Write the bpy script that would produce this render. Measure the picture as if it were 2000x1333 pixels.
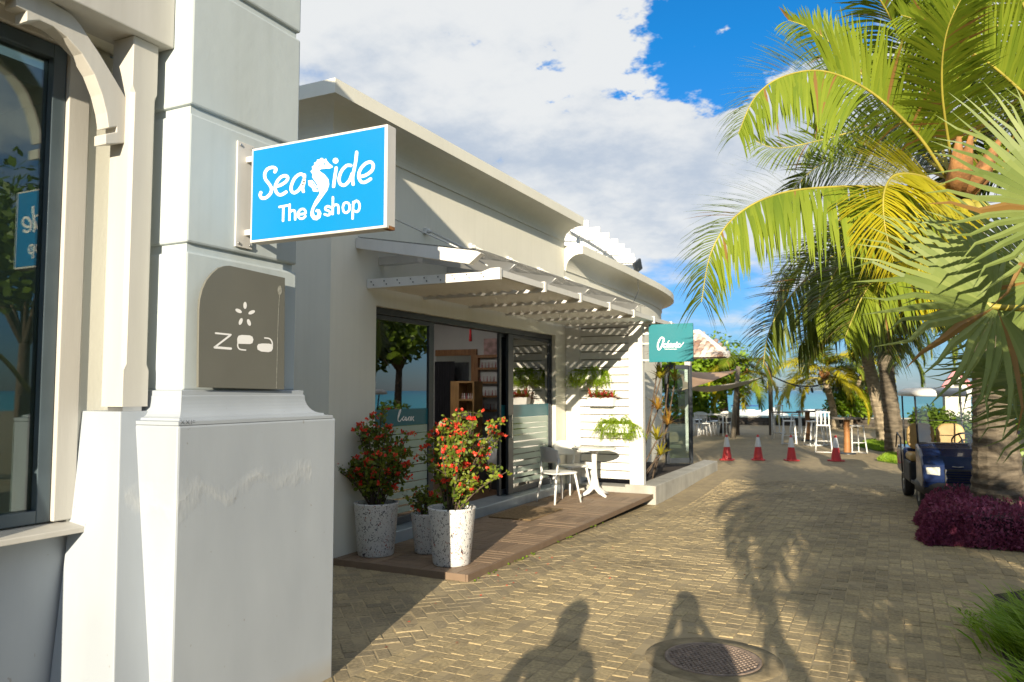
import bpy, bmesh, math, random
from mathutils import Vector, Matrix, Quaternion, noise as mnoise
random.seed(7)
R = math.radians
scene = bpy.context.scene
for o in list(bpy.data.objects): bpy.data.objects.remove(o)
COL = scene.collection

# ------------------------------------------------------------------ camera
CAMZ = 1.7
YAW, PITCH = R(26.21), math.atan(97/1500)
cd = bpy.data.cameras.new('camera'); cam = bpy.data.objects.new('camera', cd); COL.objects.link(cam)
cam.location = (0, 0, CAMZ); cam.rotation_euler = (R(90)+PITCH, 0, YAW)
cd.sensor_width = 36; cd.lens = 27; cd.clip_start = 0.05; cd.clip_end = 20000
cd.dof.use_dof = True; cd.dof.focus_distance = 5.2; cd.dof.aperture_fstop = 3.5
scene.camera = cam
scene.render.engine = 'CYCLES'
cy_ = scene.cycles; cy_.max_bounces = 6; cy_.diffuse_bounces = 3; cy_.glossy_bounces = 3; cy_.transmission_bounces = 4; cy_.transparent_max_bounces = 12; cy_.caustics_reflective = False; cy_.caustics_refractive = False
scene.view_settings.view_transform = 'Standard'; scene.view_settings.look = 'None'
scene.view_settings.gamma = 1; scene.view_settings.exposure = 1.25
scene.view_settings.use_curve_mapping = False

# ------------------------------------------------------------------ sun and sky
SUN_AZ, SUN_EL = 15.0, 14.0            # the light travels 15 deg left of +Y
sl = bpy.data.lights.new('sun', 'SUN'); sl.energy = 4.0; sl.angle = R(0.35); sl.color = (1.0, 0.87, 0.66)
so = bpy.data.objects.new('sun', sl); COL.objects.link(so)
trav = Vector((-math.sin(R(SUN_AZ))*math.cos(R(SUN_EL)), math.cos(R(SUN_AZ))*math.cos(R(SUN_EL)), -math.sin(R(SUN_EL))))
so.rotation_euler = trav.to_track_quat('-Z', 'Y').to_euler(); so.location = (6, -20, 12)

world = bpy.data.worlds.new('World'); scene.world = world; world.use_nodes = True
wt = world.node_tree; wt.nodes.clear()
def wn(t, **k):
    n = wt.nodes.new(t)
    for a, b in k.items(): setattr(n, a, b)
    return n
def wl(a, b): wt.links.new(a, b)
def wmath(op, a, b=None, c=None, clamp=False):
    n = wn('ShaderNodeMath', operation=op); n.use_clamp = clamp
    for i, x in enumerate((a, b, c)):
        if x is None: continue
        if isinstance(x, (int, float)): n.inputs[i].default_value = x
        else: wl(x, n.inputs[i])
    return n.outputs[0]
def wmix(f, a, b):
    n = wn('ShaderNodeMix', data_type='RGBA')
    for i, x in ((0, f), (6, a), (7, b)):
        if isinstance(x, (int, float)): n.inputs[i].default_value = x
        elif isinstance(x, tuple): n.inputs[i].default_value = x
        else: wl(x, n.inputs[i])
    return n.outputs[2]
def pix_dir(px, py):
    d = Vector(((px-1000)/1500, -(py-666.5)/1500, -1)); d.rotate(cam.rotation_euler); return d.normalized()
sky = wn('ShaderNodeTexSky', sky_type='NISHITA'); sky.sun_disc = False
sky.sun_elevation = R(SUN_EL); sky.sun_rotation = R(180-SUN_AZ); sky.air_density = 1.15; sky.dust_density = 0.25; sky.ozone_density = 3.2
tc = wn('ShaderNodeTexCoord')
nrm = wn('ShaderNodeVectorMath', operation='NORMALIZE'); wl(tc.outputs['Generated'], nrm.inputs[0])
sep = wn('ShaderNodeSeparateXYZ'); wl(nrm.outputs[0], sep.inputs[0])
zc = wmath('MAXIMUM', sep.outputs[2], 0.0)
den = wmath('ADD', zc, 0.22)
cx = wmath('DIVIDE', sep.outputs[0], den); cy = wmath('DIVIDE', sep.outputs[1], den)
cmb = wn('ShaderNodeCombineXYZ'); wl(cx, cmb.inputs[0]); wl(cy, cmb.inputs[1])
def wnoise(vec, sc, det, rough, off=(0, 0, 0)):
    ad = wn('ShaderNodeVectorMath', operation='ADD'); wl(vec, ad.inputs[0]); ad.inputs[1].default_value = off
    n = wn('ShaderNodeTexNoise'); wl(ad.outputs[0], n.inputs['Vector'])
    n.inputs['Scale'].default_value = sc; n.inputs['Detail'].default_value = det; n.inputs['Roughness'].default_value = rough
    return n.outputs[0]
n1 = wnoise(cmb.outputs[0], 1.25, 4, 0.55, (3.1, 1.7, 0))
n2 = wnoise(cmb.outputs[0], 4.2, 6, 0.62, (0.4, 7.7, 2))
n3 = wnoise(cmb.outputs[0], 1.6, 3, 0.5, (9.4, 2.2, 5))
# the gaps of blue between the banks of cloud
def gap(px, py, inner, outer):
    d = pix_dir(px, py); dp = wn('ShaderNodeVectorMath', operation='DOT_PRODUCT')
    wl(nrm.outputs[0], dp.inputs[0]); dp.inputs[1].default_value = d
    mr = wn('ShaderNodeMapRange', interpolation_type='SMOOTHSTEP'); wl(wmath('SUBTRACT', dp.outputs['Value'], wmath('MULTIPLY', wmath('SUBTRACT', n2, .45), .03)), mr.inputs[0])
    mr.inputs[1].default_value = math.cos(R(outer)); mr.inputs[2].default_value = math.cos(R(inner)); mr.inputs[3].default_value = 0; mr.inputs[4].default_value = 1
    return mr.outputs[0]
g = wmath('ADD', wmath('MULTIPLY', gap(1370, 20, 3, 8.5), 0.46), wmath('MULTIPLY', gap(1560, -110, 3, 11), 0.46))
g = wmath('ADD', g, wmath('MULTIPLY', gap(980, 195, 0.5, 4.5), 0.12))
g = wmath('ADD', g, wmath('MULTIPLY', gap(1130, 195, 0.5, 4.0), 0.12))
base = wmath('ADD', wmath('MULTIPLY', n1, 0.62), wmath('MULTIPLY', n2, 0.38))
cov = wmath('SUBTRACT', wmath('ADD', base, wmath('ADD', 0.05, wmath('MULTIPLY', gap(950, 330, 12, 60), 0.19))), g)
band = wn('ShaderNodeMapRange', interpolation_type='SMOOTHSTEP'); wl(sep.outputs[2], band.inputs[0])
band.inputs[1].default_value = 0.05; band.inputs[2].default_value = 0.25; band.inputs[3].default_value = -0.30; band.inputs[4].default_value = 0.03
cov = wmath('ADD', cov, band.outputs[0])
cl = wn('ShaderNodeMapRange', interpolation_type='SMOOTHSTEP'); wl(cov, cl.inputs[0])
cl.inputs[1].default_value = 0.45; cl.inputs[2].default_value = 0.63; cl.inputs[3].default_value = 0; cl.inputs[4].default_value = 1
shade = wn('ShaderNodeMapRange', interpolation_type='SMOOTHSTEP')
wl(wmath('ADD', wmath('MULTIPLY', n3, 0.60), wmath('MULTIPLY', n2, 0.50)), shade.inputs[0])
shade.inputs[1].default_value = 0.39; shade.inputs[2].default_value = 0.60; shade.inputs[3].default_value = 0; shade.inputs[4].default_value = 1
SKY_K = 0.063
ccol = wmix(shade.outputs[0], (3.5, 4.0, 4.7, 1), (5.7, 5.8, 5.8, 1))
skyb = wn('ShaderNodeMix', data_type='RGBA', blend_type='MULTIPLY'); skyb.inputs[0].default_value = 1
wl(sky.outputs[0], skyb.inputs[6]); wl(wmix(wmath('MULTIPLY', zc, 2.4, clamp=True), (0.40, 0.56, 1.0, 1), (0.10, 0.74, 1.2, 1)), skyb.inputs[7])
wcol = wmix(wmath('MULTIPLY', cl.outputs[0], 0.97), skyb.outputs[2], ccol)
bg = wn('ShaderNodeBackground'); wl(wcol, bg.inputs[0]); bg.inputs[1].default_value = SKY_K
wo = wn('ShaderNodeOutputWorld'); wl(bg.outputs[0], wo.inputs[0])

# ------------------------------------------------------------------ pixel helpers (a pixel is only a direction; planes give the distance)
CQ = cam.rotation_euler.to_matrix()
def ray(px, py): return CQ @ Vector(((px-1000)/1500, -(py-666.5)/1500, -1))
C0 = Vector((0, 0, CAMZ))
def onz(px, py, z=0.0): d = ray(px, py); return C0 + d*((z-CAMZ)/d.z)
def onx(px, py, x): d = ray(px, py); return C0 + d*(x/d.x)
def ony(px, py, y): d = ray(px, py); return C0 + d*(y/d.y)
def ond(px, py, D): return C0 + ray(px, py)*D

# ------------------------------------------------------------------ mesh helpers
class MB:
    def __init__(s): s.v = []; s.f = []; s.m = []; s.sm = []
    def add(s, vs, fs, mi=0, smooth=False):
        b = len(s.v); s.v += [tuple(v) for v in vs]
        for f in fs: s.f.append(tuple(b+i for i in f)); s.m.append(mi); s.sm.append(smooth)
        return s
    def box(s, x0, x1, y0, y1, z0, z1, mi=0):
        x0, x1 = min(x0, x1), max(x0, x1); y0, y1 = min(y0, y1), max(y0, y1); z0, z1 = min(z0, z1), max(z0, z1)
        return s.add([(x0,y0,z0),(x1,y0,z0),(x1,y1,z0),(x0,y1,z0),(x0,y0,z1),(x1,y0,z1),(x1,y1,z1),(x0,y1,z1)],
                     [(0,3,2,1),(4,5,6,7),(0,1,5,4),(1,2,6,5),(2,3,7,6),(3,0,4,7)], mi)
    def bar(s, a, b, w, h, up=(0, 0, 1), mi=0):
        a, b = Vector(a), Vector(b); d = (b-a).normalized(); u = Vector(up)
        x = d.cross(u)
        if x.length < 1e-4: x = d.cross(Vector((1, 0, 0)))
        x.normalize(); u = x.cross(d).normalized(); vs = []
        for p in (a, b):
            for sx, su in ((-1,-1),(1,-1),(1,1),(-1,1)): vs.append(p + x*(sx*w/2) + u*(su*h/2))
        return s.add(vs, [(0,1,2,3),(7,6,5,4),(0,4,5,1),(1,5,6,2),(2,6,7,3),(3,7,4,0)], mi)
    def prism(s, poly, axis, a, b, mi=0):
        """poly of 2-d points in the plane normal to axis ('x': (y,z), 'y': (x,z), 'z': (x,y))"""
        def mk(p, t): return {'x': (t, p[0], p[1]), 'y': (p[0], t, p[1]), 'z': (p[0], p[1], t)}[axis]
        n = len(poly); vs = [mk(p, a) for p in poly] + [mk(p, b) for p in poly]
        return s.add(vs, [tuple(range(n)), tuple(range(2*n-1, n-1, -1))] + [(i, i+n, (i+1) % n+n, (i+1) % n) for i in range(n)], mi)
    def tube(s, pts, rad, n=8, mi=0, cap=True, smooth=True):
        pts = [Vector(p) for p in pts]; k = len(pts)
        if not isinstance(rad, (list, tuple)): rad = [rad]*k
        vs = []; up = None
        for i, p in enumerate(pts):
            d = (pts[min(i+1, k-1)]-pts[max(i-1, 0)]).normalized()
            if up is None:
                up = d.cross(Vector((0, 0, 1)) if abs(d.z) < .9 else Vector((1, 0, 0))).normalized()
            else:
                up = (up - d*up.dot(d)).normalized()
            w = d.cross(up)
            for j in range(n):
                a = 2*math.pi*j/n; vs.append(p + (up*math.cos(a)+w*math.sin(a))*rad[i])
        fs = [(i*n+j, i*n+(j+1) % n, (i+1)*n+(j+1) % n, (i+1)*n+j) for i in range(k-1) for j in range(n)]
        s.add(vs, fs, mi, smooth)
        if cap:
            b = len(s.v)-k*n
            s.f.append(tuple(b+j for j in range(n-1, -1, -1))); s.m.append(mi); s.sm.append(False)
            s.f.append(tuple(b+(k-1)*n+j for j in range(n))); s.m.append(mi); s.sm.append(False)
        return s
    def lathe(s, prof, n=24, c=(0, 0, 0), mi=0, smooth=True, squash=(1, 1)):
        vs = [(c[0]+r*math.cos(2*math.pi*j/n)*squash[0], c[1]+r*math.sin(2*math.pi*j/n)*squash[1], c[2]+z) for r, z in prof for j in range(n)]
        k = len(prof)
        return s.add(vs, [(i*n+j, i*n+(j+1) % n, (i+1)*n+(j+1) % n, (i+1)*n+j) for i in range(k-1) for j in range(n)], mi, smooth)
    def ball(s, c, r, n=10, k=6, mi=0, sc=(1, 1, 1)):
        pr = [(r*math.sin(math.pi*i/k), -r*math.cos(math.pi*i/k)) for i in range(k+1)]
        vs = [(c[0]+q*math.cos(2*math.pi*j/n)*sc[0], c[1]+q*math.sin(2*math.pi*j/n)*sc[1], c[2]+z*sc[2]) for q, z in pr for j in range(n)]
        return s.add(vs, [(i*n+j, i*n+(j+1) % n, (i+1)*n+(j+1) % n, (i+1)*n+j) for i in range(k) for j in range(n)], mi, True)
    def build(s, name, mat, parent=None, bevel=0, seg=2, sub=0, xf=None):
        me = bpy.data.meshes.new(name)
        vs = s.v if xf is None else [tuple(xf @ Vector(v)) for v in s.v]
        me.from_pydata(vs, [], s.f)
        mats = mat if isinstance(mat, (list, tuple)) else [mat]
        for m in mats: me.materials.append(m)
        me.polygons.foreach_set('material_index', s.m); me.polygons.foreach_set('use_smooth', s.sm)
        me.update()
        o = bpy.data.objects.new(name, me); COL.objects.link(o)
        if parent: adopt(o, parent)
        if bevel:
            b = o.modifiers.new('bevel', 'BEVEL'); b.width = bevel; b.segments = seg; b.limit_method = 'ANGLE'; b.angle_limit = R(40)
        if sub:
            q = o.modifiers.new('sub', 'SUBSURF'); q.levels = sub; q.render_levels = sub
        return o
WM = {}
def adopt(o, parent):
    """child keeps its world-built coordinates"""
    o.parent = parent; o.matrix_parent_inverse = WM.get(parent.name, Matrix.Identity(4)).inverted()
    WM[o.name] = Matrix.Identity(4) if True else None
def tag(o, label=None, cat=None, group=None, kind=None):
    if label: o['label'] = label
    if cat: o['category'] = cat
    if group: o['group'] = group
    if kind: o['kind'] = kind
    return o
def thing(name, label, cat, loc=(0, 0, 0), rz=0.0, group=None):
    """an Empty at the base; parts made afterwards in world coordinates are adopted by it"""
    o = bpy.data.objects.new(name, None); COL.objects.link(o); o.empty_display_size = .1
    o.location = loc; o.rotation_euler = (0, 0, rz)
    WM[o.name] = Matrix.Translation(Vector(loc)) @ Matrix.Rotation(rz, 4, 'Z')
    return tag(o, label, cat, group)
def local(parent, o):
    """o was built in the parent's own coordinates"""
    o.parent = parent; o.matrix_parent_inverse = Matrix.Identity(4); return o
def copy_tree(o, parent=None):
    c = o.copy(); COL.objects.link(c)
    if parent: c.parent = parent
    for ch in list(o.children): copy_tree(ch, c)
    return c
def place(o, loc, rz=None, scale=None):
    o.location = loc
    if rz is not None: o.rotation_euler.z = rz
    if scale is not None: o.scale = (scale,)*3 if isinstance(scale, (int, float)) else scale
    return o
def crom(pts, n=8, closed=False):
    pts = [Vector(p) for p in pts]; out = []; k = len(pts)
    rng = range(k) if closed else range(k-1)
    for i in rng:
        g4 = [pts[(i+j) % k] if closed else pts[max(0, min(k-1, i+j))] for j in (-1, 0, 1, 2)]
        for t in range(n):
            u = t/n
            out.append(.5*((2*g4[1]) + (g4[2]-g4[0])*u + (2*g4[0]-5*g4[1]+4*g4[2]-g4[3])*u*u + (3*g4[1]-g4[0]-3*g4[2]+g4[3])*u**3))
    if not closed: out.append(pts[-1])
    return out

# ------------------------------------------------------------------ materials
def new_mat(name):
    m = bpy.data.materials.new(name); m.use_nodes = True; return m, m.node_tree, m.node_tree.nodes['Principled BSDF']
def mat(name, col, rough=.6, var=.12, vscale=3., bump=0., bscale=30., metal=0., spec=.5, col2=None, stretch=(1, 1, 1), detail=5, coat=0., obj=False, streak=0., trans=0.):
    m, t, p = new_mat(name); N = t.nodes; L = t.links
    p.inputs['Roughness'].default_value = rough; p.inputs['Metallic'].default_value = metal; p.inputs['Specular IOR Level'].default_value = spec
    p.inputs['Coat Weight'].default_value = coat
    if obj: src = N.new('ShaderNodeTexCoord').outputs['Object']
    else: src = N.new('ShaderNodeNewGeometry').outputs['Position']
    mp = N.new('ShaderNodeMapping'); L.new(src, mp.inputs[0]); mp.inputs['Scale'].default_value = stretch
    nz = N.new('ShaderNodeTexNoise'); L.new(mp.outputs[0], nz.inputs[0]); nz.inputs['Scale'].default_value = vscale; nz.inputs['Detail'].default_value = detail
    mr = N.new('ShaderNodeMapRange'); L.new(nz.outputs[0], mr.inputs[0]); mr.inputs[1].default_value = .3; mr.inputs[2].default_value = .7
    mx = N.new('ShaderNodeMix'); mx.data_type = 'RGBA'; L.new(mr.outputs[0], mx.inputs[0])
    c2 = col2 or tuple(max(0, c*(1-var*1.6)) for c in col)
    mx.inputs[6].default_value = (*col, 1); mx.inputs[7].default_value = (*c2, 1)
    out = mx.outputs[2]
    if streak:
        ms = N.new('ShaderNodeMapping'); L.new(src, ms.inputs[0]); ms.inputs['Scale'].default_value = (7, 7, .35)
        ns = N.new('ShaderNodeTexNoise'); L.new(ms.outputs[0], ns.inputs[0]); ns.inputs['Scale'].default_value = 2.2; ns.inputs['Detail'].default_value = 8
        rs = N.new('ShaderNodeMapRange'); L.new(ns.outputs[0], rs.inputs[0]); rs.inputs[1].default_value = .46; rs.inputs[2].default_value = .72; rs.inputs[3].default_value = 0; rs.inputs[4].default_value = streak
        m2 = N.new('ShaderNodeMix'); m2.data_type = 'RGBA'; L.new(rs.outputs[0], m2.inputs[0]); L.new(out, m2.inputs[6]); m2.inputs[7].default_value = (col[0]*.55, col[1]*.55, col[2]*.5, 1)
        out = m2.outputs[2]
    L.new(out, p.inputs['Base Color'])
    rr = N.new('ShaderNodeMapRange'); L.new(nz.outputs[0], rr.inputs[0]); rr.inputs[3].default_value = max(0, rough-.08); rr.inputs[4].default_value = min(1, rough+.12); L.new(rr.outputs[0], p.inputs['Roughness'])
    if bump:
        nb = N.new('ShaderNodeTexNoise'); L.new(mp.outputs[0], nb.inputs[0]); nb.inputs['Scale'].default_value = bscale; nb.inputs['Detail'].default_value = 6
        bp = N.new('ShaderNodeBump'); L.new(nb.outputs[0], bp.inputs['Height']); bp.inputs['Strength'].default_value = bump; bp.inputs['Distance'].default_value = .02; L.new(bp.outputs[0], p.inputs['Normal'])
    return m
def leaf_mat(name, col, col2, rough=.45, trans=.35, vscale=2., spec=.4, dead=0.):
    m, t, p = new_mat(name); N = t.nodes; L = t.links
    src = N.new('ShaderNodeNewGeometry')
    nz = N.new('ShaderNodeTexNoise'); L.new(src.outputs['Position'], nz.inputs[0]); nz.inputs['Scale'].default_value = vscale; nz.inputs['Detail'].default_value = 3
    ad = N.new('ShaderNodeMath'); ad.operation = 'ADD'; L.new(nz.outputs[0], ad.inputs[0])
    sc = N.new('ShaderNodeMath'); sc.operation = 'MULTIPLY'; L.new(src.outputs['Random Per Island'], sc.inputs[0]); sc.inputs[1].default_value = .45; L.new(sc.outputs[0], ad.inputs[1])
    mr = N.new('ShaderNodeMapRange'); L.new(ad.outputs[0], mr.inputs[0]); mr.inputs[1].default_value = .4; mr.inputs[2].default_value = 1.05
    mx = N.new('ShaderNodeMix'); mx.data_type = 'RGBA'; L.new(mr.outputs[0], mx.inputs[0]); mx.inputs[6].default_value = (*col, 1); mx.inputs[7].default_value = (*col2, 1)
    colo = mx.outputs[2]
    if dead:
        gt = N.new('ShaderNodeMath'); gt.operation = 'LESS_THAN'; L.new(src.outputs['Random Per Island'], gt.inputs[0]); gt.inputs[1].default_value = dead
        md = N.new('ShaderNodeMix'); md.data_type = 'RGBA'; L.new(gt.outputs[0], md.inputs[0]); L.new(colo, md.inputs[6]); md.inputs[7].default_value = (.30, .17, .05, 1); colo = md.outputs[2]
    L.new(colo, p.inputs['Base Color']); p.inputs['Roughness'].default_value = rough; p.inputs['Specular IOR Level'].default_value = spec
    tr = N.new('ShaderNodeBsdfTranslucent'); L.new(colo, tr.inputs[0])
    ms = N.new('ShaderNodeMixShader'); ms.inputs[0].default_value = trans; L.new(p.outputs[0], ms.inputs[1]); L.new(tr.outputs[0], ms.inputs[2])
    L.new(ms.outputs[0], N['Material Output'].inputs[0]); return m
def glass_mat(name, tint=(.9, .95, .93), refl=2.2, base=.02, rough=0.):
    m, t, p = new_mat(name); N = t.nodes; L = t.links; N.remove(p)
    fr = N.new('ShaderNodeFresnel'); fr.inputs[0].default_value = 1.5
    mu = N.new('ShaderNodeMath'); mu.operation = 'MULTIPLY_ADD'; L.new(fr.outputs[0], mu.inputs[0]); mu.inputs[1].default_value = refl; mu.inputs[2].default_value = base; mu.use_clamp = True
    tr = N.new('ShaderNodeBsdfTransparent'); tr.inputs[0].default_value = (*tint, 1)
    gl = N.new('ShaderNodeBsdfGlossy'); gl.inputs['Roughness'].default_value = rough
    ms = N.new('ShaderNodeMixShader'); L.new(mu.outputs[0], ms.inputs[0]); L.new(tr.outputs[0], ms.inputs[1]); L.new(gl.outputs[0], ms.inputs[2])
    L.new(ms.outputs[0], N['Material Output'].inputs[0]); return m
def emit_mat(name, col, k):
    m, t, p = new_mat(name); p.inputs['Base Color'].default_value = (*col, 1); p.inputs['Emission Color'].default_value = (*col, 1); p.inputs['Emission Strength'].default_value = k; return m
M = {}
M['cream'] = mat('cream_plaster', (.80, .785, .69), .8, .05, 1.3, .05, 60, spec=.25, streak=.07)
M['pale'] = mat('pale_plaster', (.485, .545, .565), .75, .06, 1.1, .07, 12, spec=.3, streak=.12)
M['white'] = mat('white_paint', (.72, .71, .68), .45, .05, 2.5, .05, 40, streak=.10)
M['whitew'] = mat('white_timber', (.52, .505, .465), .5, .07, 2., .04, 25, stretch=(6, 6, .6), streak=.10)
M['cement'] = mat('kerb_concrete', (.44, .43, .39), .85, .2, 2.5, .3, 30, streak=.35)
M['dark'] = mat('charcoal_metal', (.035, .042, .052), .38, .15, 4)
M['blue_frame'] = mat('grey_blue_metal', (.07, .10, .12), .35, .15, 4)
M['alu'] = mat('aluminium', (.42, .50, .58), .35, .1, 6, metal=.6)
M['white_plastic'] = mat('white_plastic', (.80, .80, .78), .32, .04, 5)
M['steel'] = mat('steel', (.5, .5, .5), .3, .1, 10, metal=.9)
M['black'] = mat('black_rubber', (.022, .022, .024), .7, .2, 12, .1, 60)
M['glass'] = glass_mat('window_glass', (.80, .92, .87), 1.5, .03)
M['door_glass'] = glass_mat('door_glass', (.80, .88, .86), 3.6, .10)
M['clear'] = glass_mat('clear_sheet', (.97, .97, .96), .8, .03, .15)
M['wood'] = mat('deck_wood', (.235, .135, .075), .62, .35, 5, .25, 60, stretch=(1, 1, 1))
M['shelfwood'] = mat('shelf_wood', (.33, .16, .065), .5, .3, 6, .1, 50, stretch=(8, 1, 1))
M['soil'] = mat('soil', (.04, .028, .02), .95, .3, 20, .6, 40)
M['letter'] = mat('white_print', (.86, .86, .86), .45, .02, 3)

# ================================================================== GROUND
def gdip(x, y):
    """the paving dips towards the drain beside the deck's far end"""
    a = math.exp(-((y-12.2)/3.0)**2); b = max(0., min(1., (-1.6-x)/1.6)); b = b*b*(3-2*b)
    return -0.105*a*b
M['ground'] = mat('bedding_sand', (.115, .098, .072), .92, .35, 3, .4, 60)
mb = MB()
ys = [-60, -30, -12, -4, 0, 2] + [3+.5*i for i in range(35)] + [22, 25, 30, 35, 40.2]
xs = [-60, -30, -14, -8, -6] + [-5+.4*i for i in range(13)] + [1.5, 4, 8, 16, 30, 60]
for y in ys:
    for x in xs: mb.v.append((x, y, gdip(x, y)-.003))
nx = len(xs)
for j in range(len(ys)-1):
    for i in range(nx-1): mb.f.append((j*nx+i, j*nx+i+1, (j+1)*nx+i+1, (j+1)*nx+i)); mb.m.append(0); mb.sm.append(True)
# far paving: sett pattern only in the material where single stones can no longer be told apart
m, t, p = new_mat('far_paving'); N, L = t.nodes, t.links
ge = N.new('ShaderNodeNewGeometry'); mp = N.new('ShaderNodeMapping'); L.new(ge.outputs['Position'], mp.inputs[0]); mp.inputs['Rotation'].default_value = (0, 0, R(90))
bt = N.new('ShaderNodeTexBrick'); L.new(mp.outputs[0], bt.inputs[0]); bt.inputs['Scale'].default_value = 1; bt.inputs['Brick Width'].default_value = .105; bt.inputs['Row Height'].default_value = .106; bt.inputs['Mortar Size'].default_value = .006; bt.inputs['Mortar Smooth'].default_value = .3
bt.inputs['Color1'].default_value = (.45, .355, .20, 1); bt.inputs['Color2'].default_value = (.33, .265, .16, 1); bt.inputs['Mortar'].default_value = (.39, .31, .185, 1)
nz = N.new('ShaderNodeTexNoise'); L.new(ge.outputs['Position'], nz.inputs[0]); nz.inputs['Scale'].default_value = .6; nz.inputs['Detail'].default_value = 6
mx = N.new('ShaderNodeMix'); mx.data_type = 'RGBA'; mx.blend_type = 'MULTIPLY'; L.new(nz.outputs[0], mx.inputs[0]); L.new(bt.outputs[0], mx.inputs[6]); mx.inputs[7].default_value = (.62, .62, .62, 1)
L.new(mx.outputs[2], p.inputs['Base Color']); p.inputs['Roughness'].default_value = .8
bp = N.new('ShaderNodeBump'); L.new(bt.outputs['Fac'], bp.inputs['Height']); bp.invert = True; bp.inputs['Strength'].default_value = .4; bp.inputs['Distance'].default_value = .01; L.new(bp.outputs[0], p.inputs['Normal'])
M['farpave'] = m
mb.build('ground', M['farpave'])
tag(bpy.data.objects['ground'], kind='structure')

# ---- paving stones
M['sett'] = None
def stone_mat(name, c1, c2):
    m, t, p = new_mat(name); N, L = t.nodes, t.links
    ge = N.new('ShaderNodeNewGeometry'); oi = N.new('ShaderNodeObjectInfo')
    ad = N.new('ShaderNodeMath'); ad.operation = 'ADD'; L.new(ge.outputs['Random Per Island'], ad.inputs[0]); L.new(oi.outputs['Random'], ad.inputs[1])
    fr = N.new('ShaderNodeMath'); fr.operation = 'FRACT'; L.new(ad.outputs[0], fr.inputs[0])
    mx = N.new('ShaderNodeMix'); mx.data_type = 'RGBA'; L.new(fr.outputs[0], mx.inputs[0]); mx.inputs[6].default_value = (*c1, 1); mx.inputs[7].default_value = (*c2, 1)
    nz = N.new('ShaderNodeTexNoise'); L.new(ge.outputs['Position'], nz.inputs[0]); nz.inputs['Scale'].default_value = 1.1; nz.inputs['Detail'].default_value = 7
    rr = N.new('ShaderNodeMapRange'); L.new(nz.outputs[0], rr.inputs[0]); rr.inputs[1].default_value = .35; rr.inputs[2].default_value = .7; rr.inputs[3].default_value = .72; rr.inputs[4].default_value = 1.25
    n2 = N.new('ShaderNodeTexNoise'); L.new(ge.outputs['Position'], n2.inputs[0]); n2.inputs['Scale'].default_value = 45; n2.inputs['Detail'].default_value = 5
    r2 = N.new('ShaderNodeMapRange'); L.new(n2.outputs[0], r2.inputs[0]); r2.inputs[1].default_value = .3; r2.inputs[2].default_value = .7; r2.inputs[3].default_value = .7; r2.inputs[4].default_value = 1.25
    mu = N.new('ShaderNodeMath'); mu.operation = 'MULTIPLY'; L.new(rr.outputs[0], mu.inputs[0]); L.new(r2.outputs[0], mu.inputs[1])
    vm = N.new('ShaderNodeVectorMath'); vm.operation = 'SCALE'; L.new(mx.outputs[2], vm.inputs[0]); L.new(mu.outputs[0], vm.inputs['Scale'])
    L.new(vm.outputs[0], p.inputs['Base Color']); p.inputs['Roughness'].default_value = .78
    bp = N.new('ShaderNodeBump'); L.new(n2.outputs[0], bp.inputs['Height']); bp.inputs['Strength'].default_value = .35; bp.inputs['Distance'].default_value = .006; L.new(bp.outputs[0], p.inputs['Normal'])
    return m
M['sett'] = stone_mat('basalt_sett', (.43, .335, .178), (.29, .23, .132))
M['brick'] = stone_mat('paving_brick', (.36, .285, .16), (.24, .195, .122))
def stone_shape(w, l, h=.05, c=.004):
    """top at z=0, chamfered edge"""
    a, b = w/2, l/2; vs = []
    for x, y, z in ((a, b, -h), (a, b, -c), (a-c, b-c, 0)):
        vs += [(-x, -y, z), (x, -y, z), (x, y, z), (-x, y, z)]
    fs = [(8, 9, 10, 11)]
    for k in (0, 4):
        fs += [(k+i, k+(i+1) % 4, k+4+(i+1) % 4, k+4+i) for i in range(4)]
    return vs, fs
MH = onz(1392, 1287); MHR = .30        # manhole cover
near_setts, near_bricks, far_mb, farb_mb = [], [], MB(), MB()
X_SPLIT = -2.93
def in_view(x, y):
    d = CQ.transposed() @ (Vector((x, y, 0))-C0); D = -d.z
    if D < .5: return None
    px, py = 1000+1500*d.x/D, 666.5-1500*d.y/D
    return (px, py) if -60 < px < 2060 and py < 1420 else None
row = 0; x = X_SPLIT+.054
stones = []
while x < 3.0:
    y = 2.6 + random.random()*.1
    while y < 15.5:
        l = random.uniform(.085, .125); cyy = y+l/2
        if in_view(x, cyy) and math.hypot(x-MH.x, cyy-MH.y) > .47 and not (x > .6 and cyy < 8.3):
            stones.append((x, cyy, .106, l, 'sett'))
        y += l
    x += .106
# herringbone at 45 degrees beside the deck
bw, bl = .10, .20
def herring():
    u = (math.cos(R(45)), math.sin(R(45))); v = (-u[1], u[0]); out = []
    for i in range(-60, 60):
        for j in range(-60, 60):
            # basic two-brick cell, stepped diagonally
            a = i*bw + j*2*bl*0.5*2; b = i*bw - j*0
            out.append((a+bl/2, b+bw/2, 0)); out.append((a-bw/2+bl+bw-bl, b+bl/2+bw-0.0, 1))
    return out, u, v
cells, u45, v45 = herring()
for a, b, k in cells:
    X = -4.3+u45[0]*a+v45[0]*b; Y = 6.0+u45[1]*a+v45[1]*b
    if -5.4 < X < X_SPLIT-.02 and 2.3 < Y < 12.2 and in_view(X, Y) and not (X < -3.47 and 6.12 < Y):
        stones.append((X, Y, bl, bw, 'brick%d' % k))
def px_size(s):
    d = CQ.transposed() @ (Vector((s[0], s[1], 0))-C0); return -1/(d.z*d.z*-1)*-1
stones.sort(key=lambda s: Vector((s[0], s[1])).length)
shapes = {}
pavement = tag(bpy.data.objects.new('pavement', None), kind='structure'); COL.objects.link(pavement)
cnt = {'sett': 0, 'brick': 0}
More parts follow.
